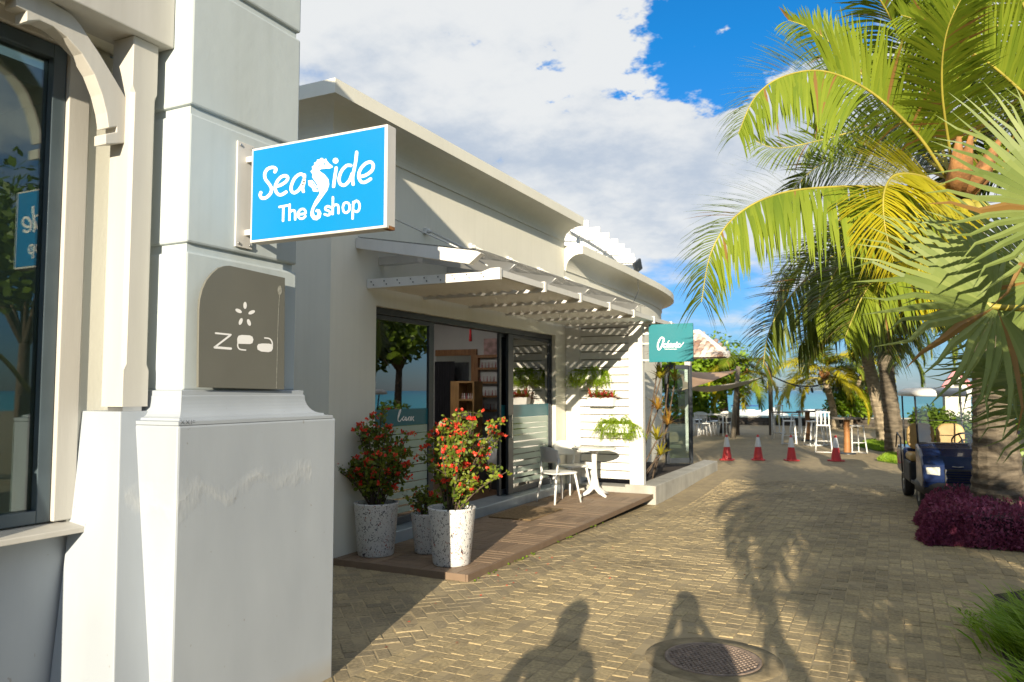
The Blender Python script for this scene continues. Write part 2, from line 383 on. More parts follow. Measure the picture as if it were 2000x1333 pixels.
for (X, Y, w, l, k) in stones:
    h = gdip(X, Y)+random.gauss(0, .0022); fam = 'sett' if k == 'sett' else 'brick'
    g = .0065 if fam == 'sett' else .006
    if k == 'sett': w2, l2, rz = w-g-random.random()*.003, l-g, random.gauss(0, .025)
    else: w2, l2, rz = w-g, l-g, R(45 if k == 'brick0' else 135)+random.gauss(0, .01)
    tx, ty = random.gauss(0, .009), random.gauss(0, .009)
    if cnt[fam] < (300 if fam == 'sett' else 290):
        cnt[fam] += 1
        key = (fam, round(w2, 2), round(l2, 2))
        if key not in shapes:
            vs, fs = stone_shape(key[1], key[2]); me = bpy.data.meshes.new(fam); me.from_pydata(vs, [], fs); me.materials.append(M[fam]); shapes[key] = me
        nm = 'paving_stone' if fam == 'sett' else 'paving_brick'
        o = bpy.data.objects.new(nm, shapes[key]); COL.objects.link(o); o.location = (X, Y, h); o.rotation_euler = (tx, ty, rz); o.parent = pavement
    else:
        vs, fs = stone_shape(w2, l2); mtx = Matrix.Translation((X, Y, h)) @ Matrix.Rotation(rz, 4, 'Z') @ Matrix.Rotation(tx, 4, 'X') @ Matrix.Rotation(ty, 4, 'Y')
        (far_mb if fam == 'sett' else farb_mb).add([mtx @ Vector(v) for v in vs], fs)
tag(far_mb.build('paving_stones', M['sett'], pavement), kind='stuff')
if farb_mb.v: tag(farb_mb.build('paving_bricks', M['brick'], pavement), kind='stuff')

# ---- manhole
M['iron'] = mat('cast_iron', (.28, .21, .165), .6, .3, 20, .2, 50, metal=.1)
mh = thing('manhole_cover', 'round cast iron manhole cover with raised chequer studs in the paving', 'manhole cover', (MH.x, MH.y, 0))
mb = MB(); mb.lathe([(0, -.004), (MHR-.02, -.004), (MHR-.015, .004), (MHR, .004), (MHR, -.02)], 48, (MH.x, MH.y, .002)); mb.build('cover_plate', M['iron'], mh)
mb = MB()
for i in range(-9, 10):
    for j in range(-9, 10):
        a, b = i*.031+(.0155 if j % 2 else 0), j*.028
        if math.hypot(a, b) < MHR-.035: mb.lathe([(.011, -.004), (.0095, .004), (0, .0045)], 6, (MH.x+a, MH.y+b, .001), smooth=False)
tag(mb.build('studs', M['iron'], mh), kind='stuff')
mb = MB(); mb.lathe([(MHR+.004, -.02), (MHR+.004, .001), (MHR+.03, .0), (MHR+.125, -.001), (MHR+.135, -.03)], 48, (MH.x, MH.y, 0)); mb.build('concrete_collar', mat('collar_concrete', (.30, .238, .138), .9, .3, 9, .3, 40), mh)

# ================================================================== SHOP WITH PILLAR (left)
shop = thing('shop_building', 'pale corner shop with large display window, white timber post and rusticated pillar', 'building', (-3.6, 2.6, 0))
# plaster with a blistered patch on the plinth
m, t, p = new_mat('plinth_plaster'); N, L = t.nodes, t.links
ge = N.new('ShaderNodeNewGeometry'); sp = N.new('ShaderNodeSeparateXYZ'); L.new(ge.outputs['Position'], sp.inputs[0])
def nmath(N, L, op, a, b=None, clamp=False):
    n = N.new('ShaderNodeMath'); n.operation = op; n.use_clamp = clamp
    for i, x in enumerate((a, b)):
        if x is None: continue
        if isinstance(x, (int, float)): n.inputs[i].default_value = x
        else: L.new(x, n.inputs[i])
    return n.outputs[0]
nw = N.new('ShaderNodeTexNoise'); L.new(ge.outputs['Position'], nw.inputs[0]); nw.inputs['Scale'].default_value = 5; nw.inputs['Detail'].default_value = 4
zz = nmath(N, L, 'ADD', sp.outputs[2], nmath(N, L, 'MULTIPLY', nmath(N, L, 'SUBTRACT', nw.outputs[0], .5), .35))
zz = nmath(N, L, 'SUBTRACT', zz, nmath(N, L, 'MULTIPLY', nmath(N, L, 'SUBTRACT', sp.outputs[1], 2.6), .10))
bandm = nmath(N, L, 'SUBTRACT', 1.0, nmath(N, L, 'DIVIDE', nmath(N, L, 'ABSOLUTE', nmath(N, L, 'SUBTRACT', zz, 1.17)), .06), True)
ym = nmath(N, L, 'MULTIPLY', nmath(N, L, 'LESS_THAN', sp.outputs[1], 3.52), nmath(N, L, 'GREATER_THAN', sp.outputs[1], 2.5))
xm = nmath(N, L, 'GREATER_THAN', sp.outputs[0], -3.3)
brk = N.new('ShaderNodeTexNoise'); L.new(ge.outputs['Position'], brk.inputs[0]); brk.inputs['Scale'].default_value = 3.3; brk.inputs['Detail'].default_value = 2
brr = N.new('ShaderNodeMapRange'); L.new(brk.outputs[0], brr.inputs[0]); brr.inputs[1].default_value = .34; brr.inputs[2].default_value = .56
mask = nmath(N, L, 'MULTIPLY', nmath(N, L, 'MULTIPLY', nmath(N, L, 'MULTIPLY', bandm, ym), xm), brr.outputs[0])
wv = N.new('ShaderNodeTexNoise'); mpv = N.new('ShaderNodeMapping'); L.new(ge.outputs['Position'], mpv.inputs[0]); mpv.inputs['Scale'].default_value = (1, 3.2, 1); L.new(mpv.outputs[0], wv.inputs[0]); wv.inputs['Scale'].default_value = 22; wv.inputs['Detail'].default_value = 5
fine = N.new('ShaderNodeTexNoise'); mpf = N.new('ShaderNodeMapping'); L.new(ge.outputs['Position'], mpf.inputs[0]); mpf.inputs['Scale'].default_value = (1, 5, .5); L.new(mpf.outputs[0], fine.inputs[0]); fine.inputs['Scale'].default_value = 18; fine.inputs['Detail'].default_value = 7
hgt = nmath(N, L, 'ADD', nmath(N, L, 'MULTIPLY', mask, nmath(N, L, 'ADD', .35, wv.outputs[0])), nmath(N, L, 'MULTIPLY', fine.outputs[0], .10))
bp = N.new('ShaderNodeBump'); L.new(hgt, bp.inputs['Height']); bp.inputs['Strength'].default_value = .32; bp.inputs['Distance'].default_value = .007; L.new(bp.outputs[0], p.inputs['Normal'])
st = N.new('ShaderNodeTexNoise'); mps = N.new('ShaderNodeMapping'); L.new(ge.outputs['Position'], mps.inputs[0]); mps.inputs['Scale'].default_value = (1, 1, .4); L.new(mps.outputs[0], st.inputs[0]); st.inputs['Scale'].default_value = 2.6; st.inputs['Detail'].default_value = 8
mx = N.new('ShaderNodeMix'); mx.data_type = 'RGBA'; mr = N.new('ShaderNodeMapRange'); L.new(st.outputs[0], mr.inputs[0]); mr.inputs[1].default_value = .35; mr.inputs[2].default_value = .7; L.new(mr.outputs[0], mx.inputs[0])
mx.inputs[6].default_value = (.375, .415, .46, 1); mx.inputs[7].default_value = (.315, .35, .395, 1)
# splash dirt near the foot
dirt = nmath(N, L, 'MULTIPLY', nmath(N, L, 'SUBTRACT', 1.0, nmath(N, L, 'DIVIDE', nmath(N, L, 'ADD', sp.outputs[2], nmath(N, L, 'MULTIPLY', st.outputs[0], -.12)), .10), True), .55)
md = N.new('ShaderNodeMix'); md.data_type = 'RGBA'; L.new(dirt, md.inputs[0]); L.new(mx.outputs[2], md.inputs[6]); md.inputs[7].default_value = (.36, .33, .27, 1)
pit = N.new('ShaderNodeTexNoise'); L.new(ge.outputs['Position'], pit.inputs[0]); pit.inputs['Scale'].default_value = 26; pit.inputs['Detail'].default_value = 2
pr_ = N.new('ShaderNodeMapRange'); L.new(pit.outputs[0], pr_.inputs[0]); pr_.inputs[1].default_value = .735; pr_.inputs[2].default_value = .76; pr_.inputs[4].default_value = .5
mq = N.new('ShaderNodeMix'); mq.data_type = 'RGBA'; L.new(pr_.outputs[0], mq.inputs[0]); L.new(md.outputs[2], mq.inputs[6]); mq.inputs[7].default_value = (.20, .18, .15, 1)
ml = N.new('ShaderNodeMix'); ml.data_type = 'RGBA'; L.new(nmath(N, L, 'MULTIPLY', mask, .18), ml.inputs[0]); L.new(mq.outputs[2], ml.inputs[6]); ml.inputs[7].default_value = (.60, .59, .54, 1)
L.new(ml.outputs[2], p.inputs['Base Color']); p.inputs['Roughness'].default_value = .62
M['plinth'] = m

PX, PY0, PY1 = -3.03, 2.58, 3.735          # plinth front and sides
SX, SY0, SY1 = -3.15, 2.70, 3.50           # shaft
BACK = -3.64
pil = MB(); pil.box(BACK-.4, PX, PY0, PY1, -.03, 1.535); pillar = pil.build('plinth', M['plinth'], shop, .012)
# moulded cap of the plinth: swept profile (offset from the shaft, z)
prof = [(.118, 1.535), (.118, 1.552), (.092, 1.556), (.088, 1.567)]
for i in range(9):
    a = math.pi/2*i/8; prof.append((.030+.055*(1-math.sin(a)), 1.567+.105*(1-math.cos(a))))
prof += [(.026, 1.676), (.026, 1.700), (0.0, 1.704)]
mb = MB()
def ring(off, z): return [(BACK-.4, SY0-off, z), (SX+off, SY0-off, z), (SX+off, SY1+off*1.75, z), (BACK-.4, SY1+off*1.75, z)]
for off, z in prof: mb.v += ring(off, z)
for i in range(len(prof)-1):
    for j in range(3): mb.f.append((i*4+j, i*4+j+1, i*4+4+j+1, i*4+4+j)); mb.m.append(0); mb.sm.append(False)
mb.build('plinth_cap', M['plinth'], shop)
# shaft blocks with recessed joints
zs = [1.70, 2.424, 3.134, 3.842, 4.55, 4.77]
for a, b in zip(zs[:-1], zs[1:]):
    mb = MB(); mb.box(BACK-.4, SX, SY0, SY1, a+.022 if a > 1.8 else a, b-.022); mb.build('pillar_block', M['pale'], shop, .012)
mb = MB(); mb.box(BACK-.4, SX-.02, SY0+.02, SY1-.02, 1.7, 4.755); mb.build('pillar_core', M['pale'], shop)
# unseen upper facade; gable shaped to throw the raking shadow on the neighbour
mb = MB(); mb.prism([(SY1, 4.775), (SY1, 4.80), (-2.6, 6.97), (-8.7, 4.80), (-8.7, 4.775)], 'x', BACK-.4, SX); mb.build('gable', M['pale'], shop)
# walls behind the window
mb = MB(); mb.box(-3.98, BACK, -9, 2.60, -.03, 1.055); mb.build('window_parapet', M['plinth'], shop)
mb = MB(); mb.box(-3.98, BACK, -9, 2.60, 3.44, 4.75); mb.build('upper_wall', M['cream'], shop)
mb = MB(); mb.box(-3.90, BACK+.02, 2.44, 2.695, 1.055, 3.44); mb.build('window_jamb', M['cream'], shop)
mb = MB(); mb.box(-9, -3.99, 2.61, SY1-.02, -.03, 4.7); mb.build('side_wall', M['pale'], shop)
mb = MB(); mb.box(-9, -3.99, -9, 2.6, 3.3, 3.4); mb.build('shop_ceiling', M['white'], shop)
mb = MB(); mb.box(-9, -3.985, -9, 2.6, -.02, .12); mb.build('shop_floor', mat('shop_tile', (.42, .40, .36), .3), shop)
mb = MB(); mb.box(-7.0, -6.9, -9, 2.6, .12, 3.3); mb.build('shop_back_wall', mat('shop_wall', (.52, .56, .52), .8), shop)
mb = MB(); mb.box(-9, -3.6, -9.2, -9, -.03, 5); mb.build('shop_end_wall', M['cream'], shop)
# window: white casing, blue grey frame, one pane, sill
win = MB(); win.box(BACK-.08, BACK+.035, 2.365, 2.475, 1.075, 3.40); win.box(BACK-.08, BACK+.035, -5, 2.475, 3.40, 3.47); window = win.build('window', M['whitew'], shop, .005)
mb = MB(); mb.box(BACK-.07, BACK+.012, 2.295, 2.362, 1.075, 3.395); mb.box(BACK-.07, BACK+.012, -5, 2.295, 1.075, 1.135); mb.box(BACK-.07, BACK+.012, -5, 2.295, 3.325, 3.395); mb.box(BACK-.07, BACK+.012, .5, .57, 1.135, 3.325); mb.build('frame', M['blue_frame'], window, .004)
mb = MB(); mb.box(BACK-.035, BACK-.027, -5, .5, 1.135, 3.325); mb.build('pane', M['glass'], window)
mb = MB(); mb.box(BACK-.035, BACK-.027, .57, 2.295, 1.135, 3.325); mb.build('pane', M['glass'], window)
mb = MB(); mb.prism([(-3.7, 1.056), (-3.50, 1.020), (-3.50, 1.048), (-3.7, 1.074)], 'y', -5, 2.53); mb.build('sill', M['whitew'], window, .004)
# battered base under the timber post
mb = MB()
T = [(-3.62, 2.50), (-3.335, 2.50), (-3.335, 2.66), (-3.62, 2.66)]; B_ = [(-3.63, 2.36), (-3.13, 2.36), (-3.13, 2.66), (-3.63, 2.66)]
mb.v = [(x, y, -.03) for x, y in B_]+[(x, y, 1.60) for x, y in T]
for f in ((4, 5, 6, 7), (0, 1, 5, 4), (1, 2, 6, 5), (2, 3, 7, 6), (3, 0, 4, 7)): mb.f.append(f); mb.m.append(0); mb.sm.append(False)
mb.build('post_base', M['plinth'], shop, .006)
# timber post with stopped chamfers
mb = MB(); a0, a1, b0, b1 = -3.475, -3.325, 2.50, 2.645
def chamf(c): return [(a0, b0), (a1-c, b0), (a1, b0+c), (a1, b1-c), (a1-c, b1), (a0, b1)]
lv = [(1.622, .003), (1.80, .003), (1.83, .018), (3.18, .018), (3.21, .003), (3.462, .003)]
for z, c in lv: mb.v += [(x, y, z) for x, y in chamf(c)]
for i in range(len(lv)-1):
    for j in range(6): mb.f.append((i*6+j, i*6+(j+1) % 6, i*6+6+(j+1) % 6, i*6+6+j)); mb.m.append(0); mb.sm.append(False)
mb.f.append((5, 4, 3, 2, 1, 0)); mb.m.append(0); mb.sm.append(False)
mb.build('post', M['whitew'], shop)
mb = MB(); mb.box(a0+.02, a1-.02, b0+.02, b1-.02, 1.60, 1.622); mb.build('post_foot', M['steel'], shop)
# beam carried by the post, soffit
mb = MB(); mb.box(-3.52, -3.275, -9, 2.697, 3.465, 3.75); mb.build('beam', M['whitew'], shop, .006)
mb = MB(); mb.box(BACK-.02, -3.525, -9, 2.69, 3.47, 3.60); mb.build('soffit', M['cream'], shop)
# curved brace from post to beam, drawn in the plane of the post
bx = -3.37
outer = [onx(a, b, bx) for a, b in ((250, 198), (225, 155), (195, 105), (157, 48), (140, 28), (95, 0), (70, -16), (20, -48))]
inner = [onx(a, b, bx) for a, b in ((-8, -10), (32, -4), (32, 12), (52, 22), (52, 42), (78, 40), (106, 53), (131, 73), (160, 105), (184, 145), (199, 184), (208, 220), (212, 250), (228, 248), (228, 258), (206, 262), (206, 282), (245, 280))]
poly = [(q.y, q.z) for q in outer+inner]
mb = MB(); mb.prism(poly, 'x', bx-.085, bx); mb.build('curved_brace', M['whitew'], shop, .004)
o2 = [(-(y-1.62)+1.62+.04, z) for y, z in poly]
mb = MB(); mb.prism(o2, 'x', bx-.085, bx); mb.build('curved_brace', M['whitew'], shop, .004)
mb = MB(); mb.box(a0, a1, 1.02, 1.165, 1.622, 3.462); mb.build('post', M['whitew'], shop, .01)
mb = MB(); mb.v = [(x, y-1.48, z) for x, y, z in [(x, y, -.03) for x, y in B_]+[(x, y, 1.60) for x, y in T]]
for f in ((4, 5, 6, 7), (0, 1, 5, 4), (1, 2, 6, 5), (2, 3, 7, 6), (3, 0, 4, 7)): mb.f.append(f); mb.m.append(0); mb.sm.append(False)
mb.build('post_base', M['plinth'], shop, .006)

# ================================================================== SALON BUILDING
WX = -4.953; BY0 = 5.99; DZ = .06
DY0, DY1, DTOP = 6.747, 11.69, 2.617
salon = thing('salon_building', 'cream single storey salon with deep coved cornice and wide sliding glass doors', 'building', (-5.0, 9, 0))
mb = MB(); mb.box(WX-.28, WX, BY0, DY0, -.05, 4.402); mb.box(WX-.28, WX, DY1, 12.10, -.14, 4.40); mb.box(WX-.28, WX, DY0, DY1, DTOP, 4.40); mb.build('front_wall', M['cream'], salon)
mb = MB(); mb.box(-9.5, WX-.28, BY0, BY0+.25, -.05, 4.40); mb.build('side_wall', M['cream'], salon)
mb = MB(); mb.box(-9.5, -9.3, BY0+.25, 12.1, -.05, 4.4); mb.build('rear_wall', M['cream'], salon)
SEND = 12.02
interior = mat('interior_wall', (.55, .55, .54), .85, .05)
mb = MB(); mb.box(-9.3, WX-.28, SEND, SEND+.1, .1, 3.1); mb.build('partition_wall', interior, salon)
mb = MB(); mb.box(-9.3, WX-.285, BY0+.25, SEND, -.02, .16); mb.build('interior_floor', mat('interior_floor', (.16, .09, .05), .35, .3, 3), salon)
mb = MB(); mb.box(-9.3, WX-.285, BY0+.25, SEND, 3.0, 3.08); mb.build('interior_ceiling', M['white'], salon)
mb = MB(); mb.box(-9.5, WX-.02, BY0+.02, 12.1, 4.405, 4.60); mb.build('roof_slab', M['pale'], salon)
# coved cornice swept along the front and the near side
def cove_profile(d, z0, zf0, zf1, n=10):
    pr = [(0, z0-.03), (.02, z0-.03), (.02, z0)]
    for i in range(1, n+1):
        a = math.pi/2*i/n; pr.append((.02+(d-.06)*(1-math.cos(a)), z0+(zf0-z0)*math.sin(a)))
    return pr+[(d-.04, zf0), (d, zf0), (d, zf1), (d-.05, zf1+.02), (-.1, zf1+.02)]
def sweep_cornice(path_fn, prof, us, name, parent, capends=True):
    mb = MB(); k = len(prof)
    for u in us:
        for (d, z) in prof: x, y = path_fn(u, d); mb.v.append((x, y, z))
    for i in range(len(us)-1):
        for j in range(k-1): mb.f.append((i*k+j, (i+1)*k+j, (i+1)*k+j+1, i*k+j+1)); mb.m.append(0); mb.sm.append(False)
    if capends:
        mb.f.append(tuple(range(k))); mb.m.append(0); mb.sm.append(False)
        b = (len(us)-1)*k; mb.f.append(tuple(b+j for j in range(k-1, -1, -1))); mb.m.append(0); mb.sm.append(False)
    return mb.build(name, M['cream'], parent)
prof = cove_profile(.37, 4.27, 4.485, 4.625)
sweep_cornice(lambda u, d: {0: (-9.4, BY0-d*1.15), 1: (WX+d, BY0-d*1.15), 2: (WX+d, 12.06)}[u], prof, [0, 1, 2], 'cornice', salon)
# lower wing that curves away
wing = thing('curved_wing', 'lower cream building wing with curved coved parapet beyond the louvred screen', 'building', (-5.2, 16, 0))
pts = [(-4.95, 12.105), (-4.95, 14), (-5.0, 16), (-5.06, 17.6), (-5.2, 19.0), (-5.5, 20.2), (-6.1, 21.3), (-7.2, 22.0), (-9, 22.2)]
wp = crom([(x, y, 0) for x, y in pts], 6)
def wing_xy(i, d):
    i = int(i); a = wp[max(0, i-1)]; b = wp[min(len(wp)-1, i+1)]; t = (b-a).normalized(); n = Vector((t.y, -t.x, 0)); q = wp[i]+n*d; return q.x, q.y
sweep_cornice(wing_xy, cove_profile(.33, 3.78, 4.02, 4.165), list(range(len(wp))), 'cornice', wing)
mb = MB()
for i in range(len(wp)):
    x, y = wing_xy(i, 0); x2, y2 = wing_xy(i, -.25)
    z0 = -.2 if y < 13.3 or y > 16.4 else 2.65
    mb.v += [(x, y, 4.0), (x2, y2, 4.0), (x, y, z0), (x2, y2, z0)]
for i in range(len(wp)-1):
    a = i*4; b = a+4
    for f in ((a+2, b+2, b, a), (a+3, a+1, b+1, b+3), (a+2, a+3, b+3, b+2), (a, b, b+1, a+1)): mb.f.append(f); mb.m.append(0); mb.sm.append(False)
mb.build('wall', M['cream'], wing)
mb = MB(); poly = [wing_xy(i, -.03) for i in range(len(wp))]+[(-9, 12.11)]
mb.prism(poly, 'z', 3.99, 4.06); mb.build('roof', M['pale'], wing)
mb = MB(); mb.box(-7.4, -7.2, 12.2, 20.6, -.1, 4.0); mb.build('inner_wall', interior, wing)
# roof pergola slats above the wing
perg = thing('roof_pergola', 'white roof pergola of upright slats standing on the curved wing', 'pergola', (-5.6, 16, 4.06))
mb = MB()
no = [onz(a, b, 4.95) for a, b in ((1150, 436), (1172, 449), (1190, 460), (1207, 472), (1220, 482), (1231, 491), (1238, 500), (1241, 508), (1240, 514), (1236, 519))]
for i, q in enumerate(no):
    mb = MB(); z1 = 4.93; t = Vector((1, 0.10+.05*i, 0)).normalized()
    q = Vector((q.x, q.y, 0)); mb.bar(q+Vector((0, 0, z1)), q-t*1.2+Vector((0, 0, z1)), .05, .15); mb.build('slat', M['white'], perg, .004)
    if i % 3 == 1:
        mb = MB(); e = q-t*.45; mb.box(e.x-.03, e.x+.03, e.y-.03, e.y+.03, 4.06, z1-.076); mb.build('post', M['white'], perg)
mb = MB(); mb.tube([q+Vector((-.45, 0, -.12)) for q in no], .035, 6); mb.build('rail', M['white'], perg)
fl = thing('floodlight', 'small black floodlight on the parapet of the curved wing', 'floodlight')
q = onx(1243, 522, -4.7)
mb = MB(); mb.obox = None
mb.bar(q+Vector((-.02, -.09, -.05)), q+Vector((.06, .12, .09)), .24, .05, (1, 0, 0)); mb.build('lamp_head', M['dark'], fl, .008)
mb = MB(); mb.bar(q+Vector((.03, .0, -.02)), q+Vector((-.0, .05, -.24)), .03, .03); mb.build('bracket', M['dark'], fl)
mb = MB(); mb.tube([q+Vector((.02, .02, -.2)), q+Vector((.03, .03, -.5)), q+Vector((-.2, .08, -.95))], .007, 5); mb.build('cable', M['dark'], fl)

# ================================================================== DOORS
M['teal'] = mat('teal_film', (.006, .125, .165), .4, .05, 3)
M['frost'] = None
m, t, p = new_mat('frosted_film'); N, L = t.nodes, t.links
p.inputs['Base Color'].default_value = (.50, .62, .54, 1); p.inputs['Roughness'].default_value = .5
tr = N.new('ShaderNodeBsdfTransparent'); ms = N.new('ShaderNodeMixShader'); ms.inputs[0].default_value = .72
L.new(tr.outputs[0], ms.inputs[1]); L.new(p.outputs[0], ms.inputs[2]); L.new(ms.outputs[0], N['Material Output'].inputs[0]); M['frost'] = m
def stroke(mb, pts, w, to3d, n=6, lift=.0012, taper=None, smooth=True):
    """brush stroke: pixel polyline -> ribbon in the plane given by to3d (pixel -> point, normal)"""
    q = crom([(a, b, 0) for a, b in pts], n) if smooth and len(pts) > 2 else [Vector((a, b, 0)) for a, b in pts]
    k = len(q); P = []
    for i, c in enumerate(q):
        d = (q[min(i+1, k-1)]-q[max(i-1, 0)]).normalized(); nn = Vector((-d.y, d.x, 0)); ww = w/2
        if taper: ww *= taper(i/(k-1))
        P.append((c+nn*ww, c-nn*ww))
    # rounded ends
    vs = []; 
    d0 = (q[1]-q[0]).normalized(); d1 = (q[-1]-q[-2]).normalized()
    def fan(c, d, ww, sgn):
        a0 = math.atan2(d.y, d.x); return [c+Vector((math.cos(a0+a), math.sin(a0+a), 0))*ww for a in [math.pi/2*sgn*(1-2*i/8) for i in range(9)]]
    outline = [p_[0] for p_ in P] + fan(q[-1], d1, w/2*(taper(1) if taper else 1), 1)[1:-1] + [p_[1] for p_ in reversed(P)] + fan(q[0], -d0, w/2*(taper(0) if taper else 1), 1)[1:-1]
    # quads for the body, fans for the ends
    b = len(mb.v)
    for a, c in P: mb.v += [tuple(to3d(a.x, a.y, lift)), tuple(to3d(c.x, c.y, lift))]
    for i in range(k-1): mb.f.append((b+2*i, b+2*i+1, b+2*i+3, b+2*i+2)); mb.m.append(0); mb.sm.append(False)
    for c, d, idx, ww in ((q[-1], d1, k-1, w/2*(taper(1) if taper else 1)), (q[0], -d0, 0, w/2*(taper(0) if taper else 1))):
        f = [to3d(v.x, v.y, lift+.0002) for v in fan(c, d, ww, 1)]
        bb = len(mb.v); mb.v += [tuple(v) for v in f]; mb.f.append(tuple(range(bb, bb+9))); mb.m.append(0); mb.sm.append(False)
def fill(mb, pts, to3d, lift=.0012, mi=0):
    b = len(mb.v); mb.v += [tuple(to3d(a, c, lift)) for a, c in pts]; mb.f.append(tuple(range(b, b+len(pts)))); mb.m.append(mi); mb.sm.append(False)
def disc(cx, cy, rx, ry, rot=0, n=20):
    return [(cx+rx*math.cos(2*math.pi*i/n)*math.cos(rot)-ry*math.sin(2*math.pi*i/n)*math.sin(rot), cy+rx*math.cos(2*math.pi*i/n)*math.sin(rot)+ry*math.sin(2*math.pi*i/n)*math.cos(rot)) for i in range(n)]
def two_sided(o, amt):
    s = o.modifiers.new('thick', 'SOLIDIFY'); s.thickness = amt; s.offset = 0; return o

FX = WX-.13       # plane of the doors
track = MB(); track.box(FX-.07, FX+.07, DY0, DY1, DTOP-.075, DTOP); track.box(FX-.07, FX+.07, DY0, DY0+.04, .2, DTOP-.075); track.box(FX-.07, FX+.07, DY1-.055, DY1, .2, DTOP-.075)
track.build('door_track', M['dark'], salon, .004)
mb = MB(); mb.box(FX-.14, WX+.13, DY0-.02, DY1+.02, .0, .185); mb.build('door_threshold', M['alu'], salon, .006)
def leaf(y0, y1, x, wl=.05, wr=.10, band=True, stripes=True):
    d = thing('sliding_door', 'x', 'door', (x, y0, .2)); 
    return d
def door_panel(y0, y1, x, wl, wr):
    mb = MB(); mb.box(x-.022, x+.022, y0, y0+wl, .19, DTOP-.08); mb.box(x-.022, x+.022, y1-wr, y1, .19, DTOP-.08)
    mb.box(x-.022, x+.022, y0+wl, y1-wr, .19, .27); mb.box(x-.022, x+.022, y0+wl, y1-wr, DTOP-.13, DTOP-.08)
    dr = mb.build('door', M['dark'], salon, .004)
    g = MB(); g.box(x-.004, x+.004, y0+wl, y1-wr, .27, DTOP-.13); g.build('pane', M['door_glass'], dr)
    b = MB(); b.box(x+.0055, x+.0075, y0+wl+.001, y1-wr-.001, 1.30, 1.49); b.build('teal_band', M['teal'], dr)
    return dr
zst = [1.235, 1.165, 1.09, 1.0, .90, .80, .70, .60, .50, .41, .33]
def frost(y0, y1, x, dr):
    b = MB(); hs = [1.295, 1.20, 1.12, 1.03, .93, .83, .74, .64, .55, .46, .38, .29]
    for a, c in zip(hs[:-1], hs[1:]):
        s = .012 + .022*(1-(c-.29)/1.0)
        # each stripe tapers along its length
        b.add([(x+.0055, y0, c+s), (x+.0055, y1, c+s*.35), (x+.0055, y1, a), (x+.0055, y0, a)], [(0, 1, 2, 3)])
    b.build('frosted_stripes', M['frost'], dr)
d1 = door_panel(DY0+.042, 8.05, FX+.03, .03, .115); frost(DY0+.075, 7.93, FX+.03, d1)
d2 = door_panel(10.10, DY1-.06, FX+.03, .17, .035); frost(10.28, DY1-.1, FX+.03, d2)
d3 = door_panel(9.93, 11.45, FX-.03, .06, .06)
# handle
mb = MB(); mb.bar((FX+.075, 10.16, 1.0), (FX+.075, 10.16, 1.35), .02, .02); mb.box(FX+.05, FX+.075, 10.155, 10.165, 1.02, 1.04); mb.box(FX+.05, FX+.075, 10.155, 10.165, 1.31, 1.33); mb.build('handle', M['steel'], d2)
# the name on the teal bands
def onplane_x(x): 
    def f(px, py, lift): q = onx(px, py, x+lift); return q
    return f
mb = MB(); pj = onplane_x(FX+.0385)
for s in ([(777,820),(781,808),(783,800),(780,804),(777,818),(780,824),(785,818)], [(789,814),(786,818),(788,822),(791,818)], [(794,820),(793,815),(791,818),(794,822),(797,818)], [(799,822),(798,816),(801,815),(802,822)], [(804,814),(804,821)], [(808,814),(806,818),(808,822)]):
    stroke(mb, s, 1.6, pj, 4, .001)
mb.build('lettering', M['letter'], d1)

# ================================================================== DECK
deck = thing('timber_deck', 'low brown timber deck of square slatted tiles in front of salon doors', 'deck', (-4.2, 9, 0))
DX0, DX1, DKY0, DKY1 = WX+.002, -3.425, 6.07, 12.03
plank_cache = {}
def plank(cx, cy, sx, sy, z1, h=.022):
    k = (round(sx, 3), round(sy, 3))
    if k not in plank_cache:
        a, b, c = sx/2, sy/2, .003
        vs = []
        for x, y, z in ((a, b, -h), (a, b, -c), (a-c, b-c, 0)): vs += [(-x,-y,z),(x,-y,z),(x,y,z),(-x,y,z)]
        fs = [(8,9,10,11)]+[(q+i, q+(i+1)%4, q+4+(i+1)%4, q+4+i) for q in (0,4) for i in range(4)]
        me = bpy.data.meshes.new('plank'); me.from_pydata(vs, [], fs); me.materials.append(M['plank']); plank_cache[k] = me
    o = bpy.data.objects.new('plank', plank_cache[k]); COL.objects.link(o); o.location = (cx, cy, z1+random.gauss(0, .0008)); adopt(o, deck); return o
m, t, p = new_mat('plank_wood'); N, L = t.nodes, t.links
oi = N.new('ShaderNodeObjectInfo'); ge = N.new('ShaderNodeNewGeometry'); nz = N.new('ShaderNodeTexNoise'); L.new(ge.outputs['Position'], nz.inputs[0]); nz.inputs['Scale'].default_value = 9; nz.inputs['Detail'].default_value = 5
ad = nmath(N, L, 'ADD', nmath(N, L, 'MULTIPLY', oi.outputs['Random'], .6), nmath(N, L, 'MULTIPLY', nz.outputs[0], .7))
mr = N.new('ShaderNodeMapRange'); L.new(ad, mr.inputs[0]); mr.inputs[1].default_value = .2; mr.inputs[2].default_value = 1.1
mx = N.new('ShaderNodeMix'); mx.data_type = 'RGBA'; L.new(mr.outputs[0], mx.inputs[0]); mx.inputs[6].default_value = (.28, .195, .125, 1); mx.inputs[7].default_value = (.165, .112, .075, 1)
L.new(mx.outputs[2], p.inputs['Base Color']); p.inputs['Roughness'].default_value = .62; M['plank'] = m
nxt, nyt = 3, 12; tw, tl = (DX1-DX0-.03)/nxt, (DKY1-DKY0-.03)/nyt
for i in range(nxt):
    for j in range(nyt):
        x0, y0 = DX0+i*tw, DKY0+.03+j*tl
        for q in range(5):
            if (i+j) % 2: plank(x0+tw/2, y0+(q+.5)*tl/5, tw-.006, tl/5-.007, DZ)
            else: plank(x0+(q+.5)*tw/5, y0+tl/2, tw/5-.007, tl-.006, DZ)
mb = MB(); mb.box(DX0, DX1-.03, DKY0+.03, DKY1, -.0, DZ-.024); mb.build('sub_frame', M['soil'], deck)
